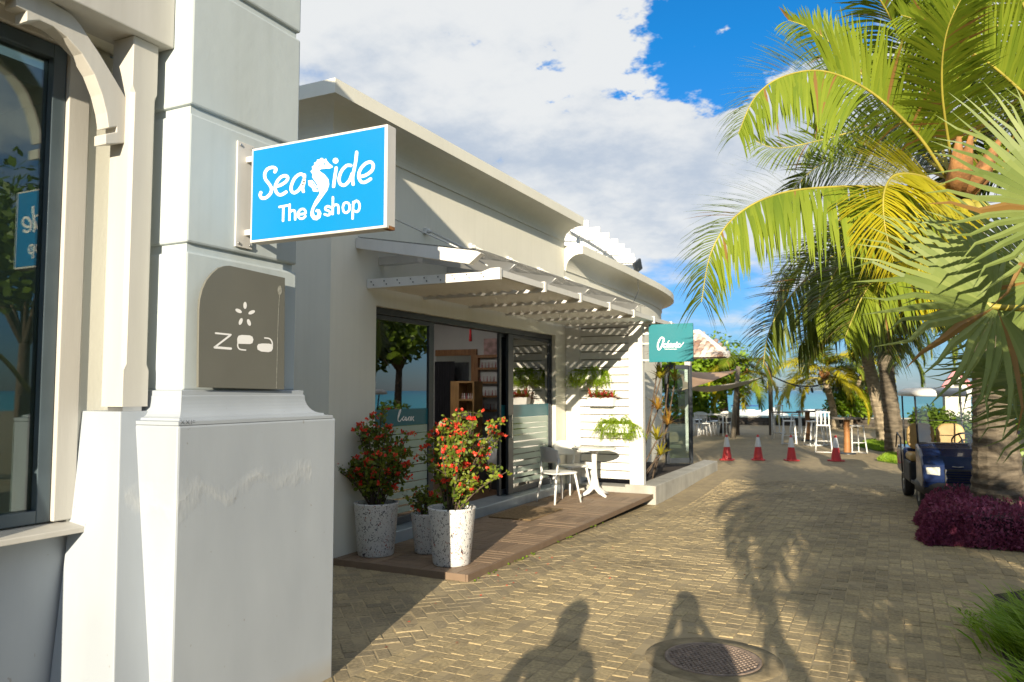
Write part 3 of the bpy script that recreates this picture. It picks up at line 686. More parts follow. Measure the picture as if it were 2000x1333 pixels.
mb = MB(); mb.box(DX1-.028, DX1, DKY0, DKY1, -.005, DZ+.003); mb.build('edge_board', M['plank'], deck, .004)
mb = MB(); mb.box(DX0, DX1-.03, DKY0, DKY0+.028, -.005, DZ+.003); mb.build('edge_board', M['plank'], deck, .004)
mt = [onz(a, b, DZ+.01) for a, b in ((925, 1008), (1000, 1017), (1062, 985), (1000, 977))]
mb = MB(); mb.box(-4.72, -4.12, 8.9, 9.95, DZ+.002, DZ+.016); door_mat = mb.build('door_mat', mat('coir', (.30, .20, .095), .95, .3, 30, .8, 200), bevel=.003)
tag(door_mat, 'flat brown coir doormat on the deck before the open door', 'doormat')

# ================================================================== AWNING
aw = thing('slatted_awning', 'white slatted timber awning hung on rods above the salon doors', 'awning', (-4.2, 9.4, 2.83))
AX1, AZ = -3.37, 2.835
beams = [6.60+1.09*i for i in range(8)]
for i, y in enumerate(beams):
    mb = MB(); mb.prism([(WX+.003 if y < 12.1 else WX+.05, AZ-.055), (AX1, AZ-.055), (AX1, AZ+.06), (AX1-.10, AZ+.06), (AX1-.20, AZ+.03), (WX+.003 if y < 12.1 else WX+.05, AZ+.045)], 'y', y-.025, y+.025); b = mb.build('beam', M['white'], aw, .003)
    if i == 0:
        bo = MB()
        for k in range(9):
            for dx, dz in ((0, .012), (.03, -.022)):
                c = (WX+.06+k*.165+dx, y-.026, AZ+dz); bo.tube([c, (c[0], c[1]-.006, c[2])], .007, 6)
        bo.build('bolts', M['dark'], b)
M['louvre'] = mat('louvre_white', (.82, .81, .78), .5, .05, 3, streak=.06)
# tilted louvres between the beams
for k in range(11):
    x = WX+.10+k*.137
    for i in range(len(beams)-1):
        y0, y1 = beams[i]+.026, beams[i+1]-.026
        if i == 0 or True:
            mb = MB(); a = R(34); dx, dz = .068*math.cos(a), .068*math.sin(a); t2 = .009
            mb.prism([(x-dx, AZ-dz*.62-t2), (x-dx, AZ-dz*.62+t2), (x+dx, AZ+dz*.62+t2), (x+dx, AZ+dz*.62-t2)], 'y', y0, y1); mb.build('louvre', M['louvre'], aw)
# front rail
for i in range(len(beams)-1):
    mb = MB(); mb.box(AX1-.05, AX1-.012, beams[i]+.026, beams[i+1]-.026, AZ-.02, AZ+.045); mb.build('front_rail', M['white'], aw)
# raking rafters with clear sheet on top and the hanging rods
for i, y in enumerate([6.42]+[7.15+1.09*k for k in range(5)]):
    mb = MB(); w = .09 if i == 0 else .05
    za, zb = 3.27, 2.99
    mb.prism([(WX+.002, za-.09), (-3.60, zb-.075), (-3.47, zb+.02), (-3.52, zb+.045), (WX+.002, za+.02)], 'y', y-w/2, y+w/2); mb.build('rafter', M['white'], aw, .004)
mb = MB(); mb.prism([(WX+.01, 3.298), (-3.46, 3.035), (-3.46, 3.041), (WX+.01, 3.304)], 'y', 6.40, 12.0); mb.build('clear_roof_sheet', M['clear'], aw)
for i in range(5):
    y = 7.69+1.10*i
    mb = MB(); mb.box(WX+.001, WX+.05, y-.035, y+.035, 3.57, 3.64); mb.tube([(WX+.05, y, 3.605), (WX+.09, y, 3.59)], .025, 8); mb.build('wall_bracket', M['white'], aw, .006)
    mb = MB(); mb.tube([(WX+.07, y, 3.60), (-3.52, y+.02, AZ+.07)], .013, 6); mb.build('rod', M['white'], aw)
mb = MB(); mb.tube([(WX+.02, 7.0, 3.62), (-3.9, 6.66, 3.15), (-3.52, 6.61, AZ+.09)], .008, 5); mb.build('rod', M['white'], aw)
mb = MB(); mb.box(WX+.001, -4.45, 6.78, 6.88, 3.06, 3.15); mb.build('stub_beam', M['white'], aw, .004)

# ================================================================== LOUVRED SCREEN
scr = thing('louvred_screen', 'white horizontal board screen with posts closing the end of the deck', 'screen', (-4.3, 12.15, 0))
SCY = 12.16
mb = MB(); mb.box(WX+.003, -4.70, SCY-.03, SCY+.03, .0, 2.775); mb.build('post', M['white'], scr, .006)
mb = MB(); mb.box(-3.83, -3.60, SCY-.07, SCY+.07, .02, 2.76); mb.build('post', M['white'], scr, .008)
zb = [.40+.1305*i for i in range(19)]
for z in zb[:-1]:
    mb = MB(); mb.prism([(SCY-.022, z), (SCY+.0, z), (SCY+.0, z+.115), (SCY-.008, z+.115)], 'x', -4.698, -3.832); mb.build('board', M['white'], scr, .002, 1)
mb = MB(); mb.box(-4.698, -3.832, SCY-.02, SCY+.02, .26, .385); mb.build('bottom_rail', M['white'], scr, .003)
mb = MB(); mb.box(-4.698, -3.832, SCY+.035, SCY+.04, .395, 2.76); mb.build('backing', mat('grey_backing', (.30, .28, .25), .8), scr)
mb = MB(); mb.box(-4.95, -3.42, 12.06, 12.5, -.14, .145); mb.build('plinth_step', M['cement'], scr, .01)

# hanging wall planters
M['fern'] = leaf_mat('fern_leaf', (.22, .38, .02), (.42, .52, .04), trans=.4)
M['brom_g'] = leaf_mat('bromeliad_green', (.14, .22, .02), (.34, .36, .04)); M['brom_r'] = leaf_mat('bromeliad_red', (.45, .03, .05), (.60, .12, .08))
def trough(name, label, cx, z, w, group=None):
    th = thing(name, label, 'planter', (cx, SCY-.09, z), 0, group)
    mb = MB(); a = w/2; y0, y1 = SCY-.21, SCY-.025
    mb.v = [(cx-a*.9, y0+.02, z), (cx+a*.9, y0+.02, z), (cx+a*.9, y1, z), (cx-a*.9, y1, z), (cx-a, y0, z+.14), (cx+a, y0, z+.14), (cx+a, y1, z+.14), (cx-a, y1, z+.14), (cx-a+.012, y0+.012, z+.14), (cx+a-.012, y0+.012, z+.14), (cx+a-.012, y1-.012, z+.14), (cx-a+.012, y1-.012, z+.14), (cx-a+.014, y0+.016, z+.10), (cx+a-.014, y0+.016, z+.10), (cx+a-.014, y1-.014, z+.10), (cx-a+.014, y1-.014, z+.10)]
    for f in [(3,2,1,0)]+[(i, (i+1)%4, 4+(i+1)%4, 4+i) for i in range(4)]+[(4+i, 4+(i+1)%4, 8+(i+1)%4, 8+i) for i in range(4)]+[(8+i, 8+(i+1)%4, 12+(i+1)%4, 12+i) for i in range(4)]: mb.f.append(f); mb.m.append(0); mb.sm.append(False)
    mb.build('trough', M['white_plastic'], th, .006)
    mb = MB(); mb.box(cx-a+.02, cx+a-.02, y0+.02, y1-.02, z+.02, z+.11); mb.build('soil', M['soil'], th); return th
def asparagus(th, cx, z, w, seed, long=.45, n=60, cen=0):
    rnd = random.Random(seed); mb = MB()
    for i in range(n):
        x0 = cx+rnd.uniform(-w/2, w/2)*.92; L_ = long*(.35+.9*rnd.random()**2)*(1.5 if abs(x0-cx-cen) < .08 else 1.)
        d = Vector((rnd.gauss(0, .55)+(x0-cx)*1.5, -rnd.uniform(.05, .7), rnd.uniform(.1, 1.0))).normalized()
        q = Vector((x0, SCY-.11+rnd.gauss(0, .03), z+.12)); vel = d*(L_/8); pts = [q.copy()]
        for s in range(11):
            q = q+vel; vel = vel*.93+Vector((rnd.gauss(0, .002), rnd.gauss(0, .002), -.0065)); q.y = min(q.y, SCY-.04); pts.append(q.copy())
        mb.tube(pts, .0012, 3, cap=False)
        for s in range(1, len(pts)-1):
            for _ in range(7):
                c = pts[s].lerp(pts[s+1], rnd.random()); e = Vector((rnd.gauss(0, 1), rnd.gauss(0, 1), rnd.gauss(0, .9))).normalized()*rnd.uniform(.014, .036); sd = e.cross(Vector((rnd.random(), rnd.random(), 1))).normalized()*.0055
                mb.add([c, c+e*.5+sd, c+e, c+e*.5-sd], [(0, 1, 2, 3)])
    tag(mb.build('foliage', M['fern'], th), kind='stuff')
t1 = trough('fern_planter', 'white wall trough with feathery fern high on the louvred screen', -4.52, 1.885, .52)
asparagus(t1, -4.50, 1.885, .56, 3, .22, 170, .02)
t2 = trough('bromeliad_planter', 'white wall trough of red and green bromeliads on the louvred screen', -4.275, 1.445, .45)
mb = MB(); mr_ = MB(); rnd = random.Random(5)
for k in range(5):
    c0 = Vector((-4.46+k*.093, SCY-.125, 1.585))
    for i in range(30):
        a = rnd.uniform(0, 2*math.pi); el = rnd.uniform(.25, 1.3); L_ = rnd.uniform(.15, .30); d = Vector((math.cos(a)*math.cos(el), math.sin(a)*math.cos(el)*.8-.1, math.sin(el))); sd = d.cross(Vector((0, 0, 1))).normalized()*.015
        pts = [c0+d*L_*u+Vector((0, 0, -L_*.35*u*u)) for u in (0, .4, .75, 1)]
        tgt = mr_ if (L_ < .18 or rnd.random() < .3) else mb
        tgt.add([pts[0]-sd*.7, pts[0]+sd*.7, pts[1]-sd, pts[1]+sd, pts[2]-sd*.7, pts[2]+sd*.7, pts[3]], [(0, 1, 3, 2), (2, 3, 5, 4), (4, 5, 6)])
tag(mb.build('leaves', M['brom_g'], t2), kind='stuff'); tag(mr_.build('red_bracts', M['brom_r'], t2), kind='stuff')
t3 = trough('fern_planter', 'white wall trough with trailing bright fern low on the louvred screen', -4.0, 1.02, .50)
asparagus(t3, -4.0, 1.03, .52, 8, .26, 190, -.03)

# ================================================================== CAFE TABLE AND CHAIRS ON THE DECK
tb = thing('bistro_table', 'round white pedestal table with four splayed feet on the deck', 'table', (-4.19, 11.42, DZ))
mb = MB(); mb.lathe([(0, .725), (.335, .725), (.35, .735), (.35, .748), (.335, .755), (0, .757)], 40, (-4.19, 11.42, DZ)); mb.build('table_top', M['white_plastic'], tb)
mb = MB(); mb.lathe([(.085, .724), (.07, .70), (.045, .64), (.038, .5), (.045, .32), (.07, .2), (.085, .12), (0, .11)], 24, (-4.19, 11.42, DZ)); mb.build('column', M['white_plastic'], tb)
for k in range(4):
    a = math.pi/4+k*math.pi/2+.25; d = Vector((math.cos(a), math.sin(a), 0)); c = Vector((-4.19, 11.42, DZ))
    mb = MB(); mb.tube([c+Vector((0, 0, .22)), c+d*.05+Vector((0, 0, .14)), c+d*.13+Vector((0, 0, .07)), c+d*.27+Vector((0, 0, .022))], [.045, .045, .035, .02], 10); mb.build('foot', M['white_plastic'], tb)
def make_chair(name, label, loc, rz, group, leg_h=.45, seat=.22, shell=True):
    th = thing(name, label, 'chair', loc, rz, group)
    def part(mb, nm, **k): return local(th, mb.build(nm, M['white_plastic'], None, **k))
    mb = MB(); n = 10
    for j, z in ((0, leg_h-.03), (1, leg_h)):
        for i in range(4*n):
            a = 2*math.pi*i/(4*n); c, s_ = math.cos(a), math.sin(a); r = .225/(abs(c)**5+abs(s_)**5)**.2
            mb.v.append((r*c, r*s_, z-.012*(s_ > .6)*j))
    k = 4*n
    mb.f = [tuple(range(k-1, -1, -1)), tuple(range(k, 2*k))]+[(i, (i+1) % k, k+(i+1) % k, k+i) for i in range(k)]; mb.m = [0]*len(mb.f); mb.sm = [False]*len(mb.f)
    part(mb, 'seat', bevel=.008)
    for sx in (-1, 1):
        for sy in (-1, 1):
            mb = MB(); top = Vector((sx*.17, sy*.17, leg_h-.02)); bot = Vector((sx*.225, sy*.24, 0)); mb.tube([top, bot], [.02, .014], 8); part(mb, 'leg')
    # back shell: curved sheet with an open slot under it, carried by the rear uprights
    mb = MB(); nu, nv = 12, 6
    def bp(u, v):
        a = (u-.5)*2; x = a*.225; z = leg_h+.14+v*.235-abs(a)**2.5*.05*(v)
        y = .215+.05*(v)-(a*a)*.09; return Vector((x, y, z))
    for off in (0, .012):
        for i in range(nu+1):
            for j in range(nv+1): q = bp(i/nu, j/nv); mb.v.append((q.x, q.y+off, q.z))
    W_ = (nu+1)*(nv+1)
    for i in range(nu):
        for j in range(nv):
            a = i*(nv+1)+j; mb.f.append((a, a+nv+1, a+nv+2, a+1)); mb.f.append((W_+a+1, W_+a+nv+2, W_+a+nv+1, W_+a))
    edge = [i*(nv+1) for i in range(nu+1)]+[nu*(nv+1)+j for j in range(1, nv+1)]+[i*(nv+1)+nv for i in range(nu-1, -1, -1)]+[j for j in range(nv-1, 0, -1)]
    for i in range(len(edge)): a, b = edge[i], edge[(i+1) % len(edge)]; mb.f.append((b, a, W_+a, W_+b))
    mb.m = [0]*len(mb.f); mb.sm = [True]*len(mb.f); part(mb, 'backrest')
    for sx in (-1, 1):
        mb = MB(); mb.tube([(sx*.18, .17, leg_h-.02), (sx*.205, .175, leg_h+.08), (sx*.215, .16, leg_h+.2)], [.018, .016, .013], 8); part(mb, 'upright')
    return th
ch1 = make_chair('plastic_chair', 'white plastic chair with curved back standing on deck before the glass door', (-4.45, 10.6, DZ), R(150), 'white cafe chairs')
ch2 = make_chair('plastic_chair', 'white plastic chair between bistro table and salon wall', (-4.66, 11.62, DZ), R(62), 'white cafe chairs')

# ================================================================== SIGNS
# Seaside sign on the pillar
SGY = 3.05
sg = thing('hanging_shop_sign', 'bright blue projecting sign with white lettering and a seahorse, on the pillar', 'sign', (-3.14, SGY, 2.5))
sx0, sx1, sz0, sz1 = -3.076, -2.184, 2.494, 3.010
M['skyblue'] = mat('blue_sign_vinyl', (.0, .19, .46), .35, .03, 3)
M['frame_white'] = mat('sign_frame', (.60, .59, .57), .4, .05, 6, streak=.15)
mb = MB(); mb.box(sx0, sx1, SGY, SGY+.075, sz0, sz1); mb.build('frame', M['frame_white'], sg, .004)
mb = MB(); mb.box(sx0+.013, sx1-.016, SGY-.002, SGY+.002, sz0+.013, sz1-.013); face = mb.build('blue_face', M['skyblue'], sg)
mb = MB(); mb.box(sx0+.013, sx1-.016, SGY+.073, SGY+.077, sz0+.013, sz1-.013); face2 = mb.build('blue_face', M['skyblue'], sg)
pl = MB(); pl.box(SX+.001, SX+.012, 3.01, 3.13, 2.475, 3.055); pl.build('wall_plate', M['frame_white'], sg, .002)
for z in (2.56, 2.965):
    mb = MB(); mb.bar((SX+.012, 3.087, z), (sx0+.02, 3.087, z), .03, .03); mb.build('arm', M['frame_white'], sg)
mb = MB()
for y in (3.03, 3.11):
    for z in (2.495, 3.035): mb.tube([(SX+.012, y, z), (SX+.018, y, z)], .007, 8)
mb.build('screws', M['steel'], sg)
mb = MB(); mb.box(sx1-.03, sx1+.001, SGY+.02, SGY+.07, sz0-.002, sz0+.014); mb.build('rust_spot', mat('rust', (.30, .13, .04), .9, .4, 30), sg)
def onplane_y(y):
    def f(px, py, lift): return ony(px, py, y-lift)
    return f
py_ = onplane_y(SGY-.002)
def s2(pts): return [(480+a/5.331, 240+b/5.331) for a, b in pts]
def seaside(pj, lift=.0012):
    a = MB()
    for s in ([(303,512),(314,482),(280,466),(228,482),(198,532),(206,590),(246,642),(268,692),(254,742),(208,782),(166,784),(150,756),(157,728)],
              [(310,662),(362,650),(420,612),(437,572),(410,552),(360,572),(317,632),(307,692),(332,742),(372,750),(420,722)],
              [(604,548),(566,536),(512,576),(477,650),(475,708),(508,730),(552,700),(590,640),(612,570)], [(612,545),(606,620),(592,680),(600,716)],
              [(942,472),(928,560),(914,664)],
              [(1094,446),(1050,448),(1000,500),(972,580),(985,638),(1030,650),(1080,600),(1108,530)], [(1155,308),(1142,420),(1114,560),(1118,642)],
              [(1180,562),(1242,550),(1312,500),(1327,440),(1297,410),(1242,430),(1192,490),(1176,560),(1200,614),(1242,620),(1300,586)]):
        stroke(a, s2(s), 5.9, pj, 7, lift)
    for s in ([(352,878),(436,862)], [(392,872),(388,1022)], [(457,852),(455,1012)], [(457,938),(480,916),(505,916),(514,942),(514,1008)], [(548,955),(620,944),(612,906),(580,900),(552,926),(546,974),(570,1000),(600,994),(620,974)],
              [(882,882),(856,870),(832,882),(832,906),(866,920),(880,944),(856,964),(822,954)], [(908,776),(905,952)], [(905,882),(930,856),(958,860),(965,890),(965,942)], [(1010,885),(1022,845),(1047,832),(1074,845),(1082,885),(1072,920),(1045,938),(1020,925),(1010,885)], [(1120,826),(1112,998)], [(1116,852),(1150,814),(1180,838),(1184,890),(1160,928),(1118,912)]):
        stroke(a, s2(s), 4.2, pj, 5, lift)
    fill(a, s2(disc(935, 396, 29, 29)), pj, lift)
    fill(a, s2([(905,452),(866,424),(842,392),(836,372),(818,386),(800,370),(782,368),(768,386),(744,384),(738,408),(712,418),(714,444),(688,458),(696,488),(674,508),(696,538),(690,566),(716,602),(744,642),(756,682),(742,722),(770,706),(766,742),(744,776),(716,822),(690,880),(674,932),(676,972),(702,1010),(740,1016),(776,990),(787,945),(770,906),(736,900),(724,924),(744,934),(750,950),(736,974),(716,964),(706,930),(716,886),(756,832),(802,770),(850,702),(868,642),(860,590),(820,540),(772,506),(766,490),(790,482),(840,478),(880,476),(905,464)]), pj, lift)
    fill(a, s2([(648,604),(690,598),(716,628),(746,672),(742,716),(702,716),(690,682),(654,652)]), pj, lift-.0004)
    b = MB()
    stroke(b, s2([(774,438),(748,470),(746,520),(800,592),(826,652),(810,722),(750,802),(702,880),(692,932)]), 1.5, pj, 6, lift+.0008)
    stroke(b, s2([(696,622),(742,692)]), 1.8, pj, 3, lift+.0008); fill(b, s2(disc(820, 430, 10, 10)), pj, lift+.0009)
    return a, b
a, b = seaside(py_); a.build('lettering', M['letter'], face); b.build('seahorse_lines', M['skyblue'], face)
# the same print on the far side, mirrored about the sign's middle
xm_ = (sx0+sx1)/2
for q, nm, mm in ((a, 'lettering', M['letter']), (b, 'seahorse_lines', M['skyblue'])):
    c = MB(); c.v = [(2*xm_-x, 2*(SGY+.0375)-y, z) for x, y, z in q.v]; c.f = q.f; c.m = q.m; c.sm = q.sm; c.build(nm, mm, face2)
# zea board
zx = -3.10
zs_ = thing('pillar_name_board', 'grey board with rounded corner and white zea lettering on the pillar', 'sign', (zx, 3.05, 1.7))
def z2(pts): return [(340+a/3.1735, 440+b/3.1735) for a, b in pts]
outl = [(150,1006),(151,800),(155,520),(160,460),(175,400),(200,345),(235,300),(275,266),(312,253),(345,251),(688,327),(684,1020)]
pp = [onx(a_, b_, zx) for a_, b_ in z2(outl)]
mb = MB(); mb.prism([(q.y, q.z) for q in pp], 'x', zx-.014, zx); zb_ = mb.build('board', mat('grey_board', (.145, .145, .125), .5, .06, 4), zs_, .002)
mb = MB(); mb.box(SX+.001, zx-.014, 2.86, 3.30, 1.8, 1.85); mb.box(SX+.001, zx-.014, 2.86, 3.30, 2.15, 2.2); mb.build('batten', M['frame_white'], zs_)
mb = MB(); pz = onplane_x(zx)
stroke(mb, z2([(258,670),(352,680)]), 3.4, pz); stroke(mb, z2([(348,684),(256,754)]), 3.8, pz); stroke(mb, z2([(252,758),(352,766)]), 4.6, pz)
fill(mb, z2([(392,700),(400,686),(420,681),(470,684),(486,692),(492,710),(486,732),(470,738),(400,736),(391,722)]), pz); stroke(mb, z2([(396,728),(395,752),(408,770),(444,775)]), 2.6, pz)
fill(mb, z2([(514,752),(522,738),(545,734),(590,735),(612,742),(613,765),(604,782),(585,788),(540,784),(518,772)]), pz); stroke(mb, z2([(562,700),(590,704),(606,722),(610,750)]), 2.6, pz)
for cx_, cy_, r_ in ((440,498,0), (400,532,-1.1), (481,541,1.15), (413,598,.35), (464,604,-.35)): fill(mb, z2(disc(cx_, cy_, 11, 22, r_)), pz)
mb.build('lettering', M['letter'], zb_)
mb = MB(); fill(mb, z2(disc(655, 405, 13, 30, 0)), pz, .001); stroke(mb, z2([(655,430),(648,520),(642,700),(637,900),(634,1012)]), 1.3, pz, 4, .001); mb.build('drip_stain', mat('drip', (.42, .42, .37), .7, .3, 60), zb_)
# Oceanic sign
OY = 12.08
os_ = thing('teal_salon_sign', 'square teal sign with white script, projecting from the louvred screen post', 'sign', (-3.55, OY, 2.16))
M['teal2'] = mat('teal_sign', (.018, .185, .225), .35, .04, 3)
mb = MB(); mb.box(-3.485, -2.772, OY, OY+.04, 2.158, 2.765); of = mb.build('panel', M['teal2'], os_, .003)
for z in (2.19, 2.46, 2.62):
    mb = MB(); mb.bar((-3.60, OY+.02, z), (-3.485, OY+.02, z), .025, .025); mb.build('arm', M['white'], os_)
def o2_(pts): return [(1250+a/11.106, 620+b/11.106) for a, b in pts]
mb = MB(); po = onplane_y(OY)
tap = lambda u: .6+.6*math.sin(math.pi*min(1, u*1.2))
for s, w_ in (([(520,520),(512,462),(470,440),(425,490),(392,570),(384,650),(400,700),(432,690),(470,630),(498,550),(512,480)], 2.9),
             ([(560,585),(545,572),(522,592),(512,625),(520,652),(545,650),(570,628)], 2.1), ([(578,628),(610,606),(614,580),(598,572),(582,600),(580,635),(598,652),(625,632)], 2.1), ([(606,542),(632,512)], 1.7),
             ([(690,585),(668,572),(645,592),(638,625),(650,648),(672,632),(690,590)], 2.1), ([(692,580),(688,625),(696,648),(712,632)], 2.1), ([(722,578),(718,648)], 2.1), ([(720,612),(738,582),(756,576),(762,596),(758,632),(766,648),(782,634)], 2.1),
             ([(795,580),(788,625),(796,648),(812,634)], 2.1), ([(800,545),(802,552)], 2.3), ([(868,585),(852,572),(830,592),(822,625),(832,650),(856,648),(892,618)], 2.1), ([(892,618),(930,575),(945,545)], 1.4)):
    stroke(mb, o2_(s), w_, po, 5)
for i in range(14): stroke(mb, o2_([(540+i*19, 692), (551+i*19, 692)]), 1.1, po)
mb.build('lettering', M['letter'], of)

# ================================================================== PLANTER KERB AND WALL
kb = thing('planter_kerb', 'weathered concrete planter kerb beside the paving past the deck', 'kerb', (-3.5, 14.5, 0))
mb = MB(); mb.prism([(-3.39, 12.045), (-3.39, 16.9), (-3.72, 17.1), (-3.72, 12.4), (-3.9, 12.045)], 'z', -.16, .19); mb.build('kerb_wall', M['cement'], kb, .012)
mb = MB(); mb.box(-4.95, -3.72, 12.3, 17.0, -.2, .10); mb.build('soil', M['soil'], kb)
# small meter box on the side wall behind the pillar
mb = MB(); mb.box(-5.6, -5.44, BY0-.05, BY0-.001, 1.42, 1.66); tag(mb.build('junction_box', M['white_plastic'], bevel=.01), 'small white electrical box on shaded side wall beside the pillar', 'junction box')

# faint scribble on the plinth cap
mb = MB(); pg = onplane_x(SX+.119)
for st in ([(353,829),(360,821)], [(353,821),(360,829)], [(363,829),(370,821)], [(363,821),(370,829)], [(374,829),(374,821)], [(377,822),(381,822)], [(377,825),(380,825)]): stroke(mb, st, .9, pg, 3, .001)
mb.build('scribble', mat('pencil', (.10, .11, .13), .8), shop)

# ================================================================== PLANTS
M['palm'] = leaf_mat('palm_leaflet', (.14, .215, .018), (.285, .35, .032), .38, .42, .8, dead=.05)
M['palm_y'] = leaf_mat('palm_leaflet_yellow', (.42, .40, .02), (.58, .50, .03), .4, .42, .8)
M['palm_d'] = leaf_mat('palm_leaflet_dark', (.07, .11, .015), (.15, .19, .025), .4, .3, .8, dead=.05)  # dark leaflets; on the hanging underside fronds this colour stands in for shade
M['rachis'] = mat('palm_rib', (.42, .36, .06), .5, .2, 4)
M['fan'] = leaf_mat('fan_leaf', (.17, .23, .06), (.30, .36, .11), .5, .38, 1.5, dead=.04)
M['trunk'] = mat('palm_trunk', (.19, .155, .11), .85, .45, 5, .7, 25, stretch=(1, 1, 3.5))
M['trunk_pale'] = mat('pale_palm_trunk', (.42, .34, .23), .85, .35, 5, .5, 25, stretch=(1, 1, 3))
M['bark'] = mat('bark', (.14, .10, .07), .9, .4, 8, .6, 30)
M['husk'] = mat('palm_fibre', (.42, .20, .07), .8, .4, 9, .4, 40)
M['leaf_g'] = leaf_mat('green_leaf', (.07, .13, .015), (.16, .24, .02), .4, .3, 1.2)
M['leaf_b'] = leaf_mat('bright_leaf', (.13, .24, .015), (.24, .36, .02), .4, .35, 1.2)
M['leaf_d'] = leaf_mat('dark_leaf', (.022, .05, .012), (.06, .11, .015), .35, .2, 3)
M['purple'] = leaf_mat('purple_leaf', (.17, .03, .075), (.38, .10, .18), .5, .25, 4)
M['grass'] = leaf_mat('grass_blade', (.17, .32, .02), (.36, .50, .04), .5, .35, 3)
M['flower'] = leaf_mat('red_flower', (.72, .02, .018), (.88, .13, .06), .5, .3, 6)

def resample(path, n):
    q = crom(path, 12); cum = [0]
    for a, b in zip(q[:-1], q[1:]): cum.append(cum[-1]+(b-a).length)
    tot = cum[-1]; out = []; j = 0
    for i in range(n+1):
        s = tot*i/n
        while j < len(cum)-2 and cum[j+1] < s: j += 1
        u = (s-cum[j])/max(1e-6, cum[j+1]-cum[j]); out.append(q[j].lerp(q[j+1], u))
    return out, tot
def frond_mesh(path, leaf=.75, nleaf=70, droop=.55, seed=0, width=.042, start=.14, vee=.55, rib=.022, up=None, low=1., high=1.):
    """pinnate leaf: tapering rib, two rows of folded, drooping leaflets"""
    rnd = random.Random(seed); mb = MB()
    pts, tot = resample(path, 40); k = len(pts)
    mb.tube(pts, [rib*(1-.85*i/(k-1))+.002 for i in range(k)], 5, mi=1, cap=False)
    nl = nleaf
    for i in range(nl):
        s = start+(1-start)*(i+.5)/nl
        f = s*(k-1); j = min(k-2, int(f)); c = pts[j].lerp(pts[j+1], f-j); tg = (pts[min(k-1, j+2)]-pts[max(0, j-1)]).normalized()
        u_ = (C0-c).normalized()+Vector((0, 0, up)) if up is not None else Vector((0, 0, 1)); side = tg.cross(u_)
        if side.length < .05: side = tg.cross(Vector((1, 0, 0)))
        side.normalize(); nrm_ = side.cross(tg).normalized()
        prof = (.45+.55*math.sin(math.pi*min(1, (s-start)/(1-start)*.95+.12)**.8))*(1 if s < .93 else .8)
        for sg_ in (-1, 1):
            if rnd.random() < .03: continue
            ln = leaf*prof*rnd.uniform(.78, 1.14); fw = .35+.55*s+rnd.gauss(0, .09)
            d = (side*sg_*math.cos(fw)+tg*math.sin(fw)+nrm_*(vee*rnd.uniform(.3, 1.0)*(1-s*.3))).normalized()
            ln *= low if d.z < 0 else high
            q = c.copy(); w = width*rnd.uniform(.8, 1.15)*(.6+.4*prof); vs = []; step = ln/4; dd = d.copy()
            dr = droop*rnd.uniform(.7, 1.3)*(1.0 if d.z < 0 or up is None else .35)
            for e in range(5):
                ww = w*(.55, 1.0, .95, .65, .06)[e]*.5
                sd = dd.cross(Vector((0, 0, 1)));
                if sd.length < .1: sd = tg.copy()
                sd.normalize(); sd = (sd*.55+tg*.55*(1 if sd.dot(tg) > 0 else -1)).normalized()
                vs += [q-sd*ww, q+sd*ww]; q = q+dd*step; dd = (dd+Vector((0, 0, -dr*.42))).normalized()
            mb.add(vs, [(0, 1, 3, 2), (2, 3, 5, 4), (4, 5, 7, 6), (6, 7, 9, 8)], 0, True)
    return mb
def px_path(lst): return [ond(a, b, D) for a, b, D in lst]

def ringed_trunk(pts, rads, th, mat_, name='trunk', rings=.11, n=14):
    q, tot = resample(pts, max(10, int(tot_len(pts)/ (rings/2))))
    k = len(q); mb = MB(); rr = []
    rp = crom([(r, 0, 0) for r in rads], 12)
    rnd = random.Random(len(q))
    for i in range(k):
        r = rp[min(len(rp)-1, int(i/(k-1)*(len(rp)-1)))].x; rr.append(r*(1.035 if i % 2 == 0 else .975)*(1+rnd.gauss(0, .012)))
    mb.tube(q, rr, n, smooth=False); return mb.build(name, mat_, th)
def tot_len(pts): return sum((Vector(b)-Vector(a)).length for a, b in zip(pts[:-1], pts[1:]))

# generic fronds shared by the palms further off
FR = []
for v in range(5):
    L_ = 3.6; a0 = R((62, 48, 34, 20, 4)[v]); cur = R((16, 17, 17, 16, 13)[v]); q = Vector((0, 0, 0)); a = a0; path = [q.copy()]
    for i in range(8): q = q+Vector((math.cos(a), 0, math.sin(a)))*L_/8; a -= cur; path.append(q.copy())
    mb = frond_mesh(path, 1.02, 92, .5+.08*v, 100+v, .075)
    FR.append(mb)
FRME = {}
def frond_me(v, kind):
    if (v, kind) not in FRME:
        mb = FR[v]; me = bpy.data.meshes.new('frond'); me.from_pydata(mb.v, [], mb.f); me.materials.append(M[kind]); me.materials.append(M['rachis']); me.polygons.foreach_set('material_index', mb.m); me.polygons.foreach_set('use_smooth', mb.sm); me.update(); FRME[(v, kind)] = me
    return FRME[(v, kind)]
def crown(th, c, n, scale, seed, kinds=('palm',), az=None):
    rnd = random.Random(seed)
    for i in range(n):
        v = i*5//n; o = bpy.data.objects.new('frond', frond_me(v, rnd.choice(kinds))); COL.objects.link(o)
        a = (2.399*i+rnd.gauss(0, .2)) if az is None else az[i % len(az)]
        s = scale*rnd.uniform(.85, 1.1); o.location = Vector(c)+Vector((0, 0, -.06*v)); o.rotation_euler = (rnd.gauss(0, .12), rnd.gauss(0, .1), a); o.scale = (s, s, s); adopt(o, th)
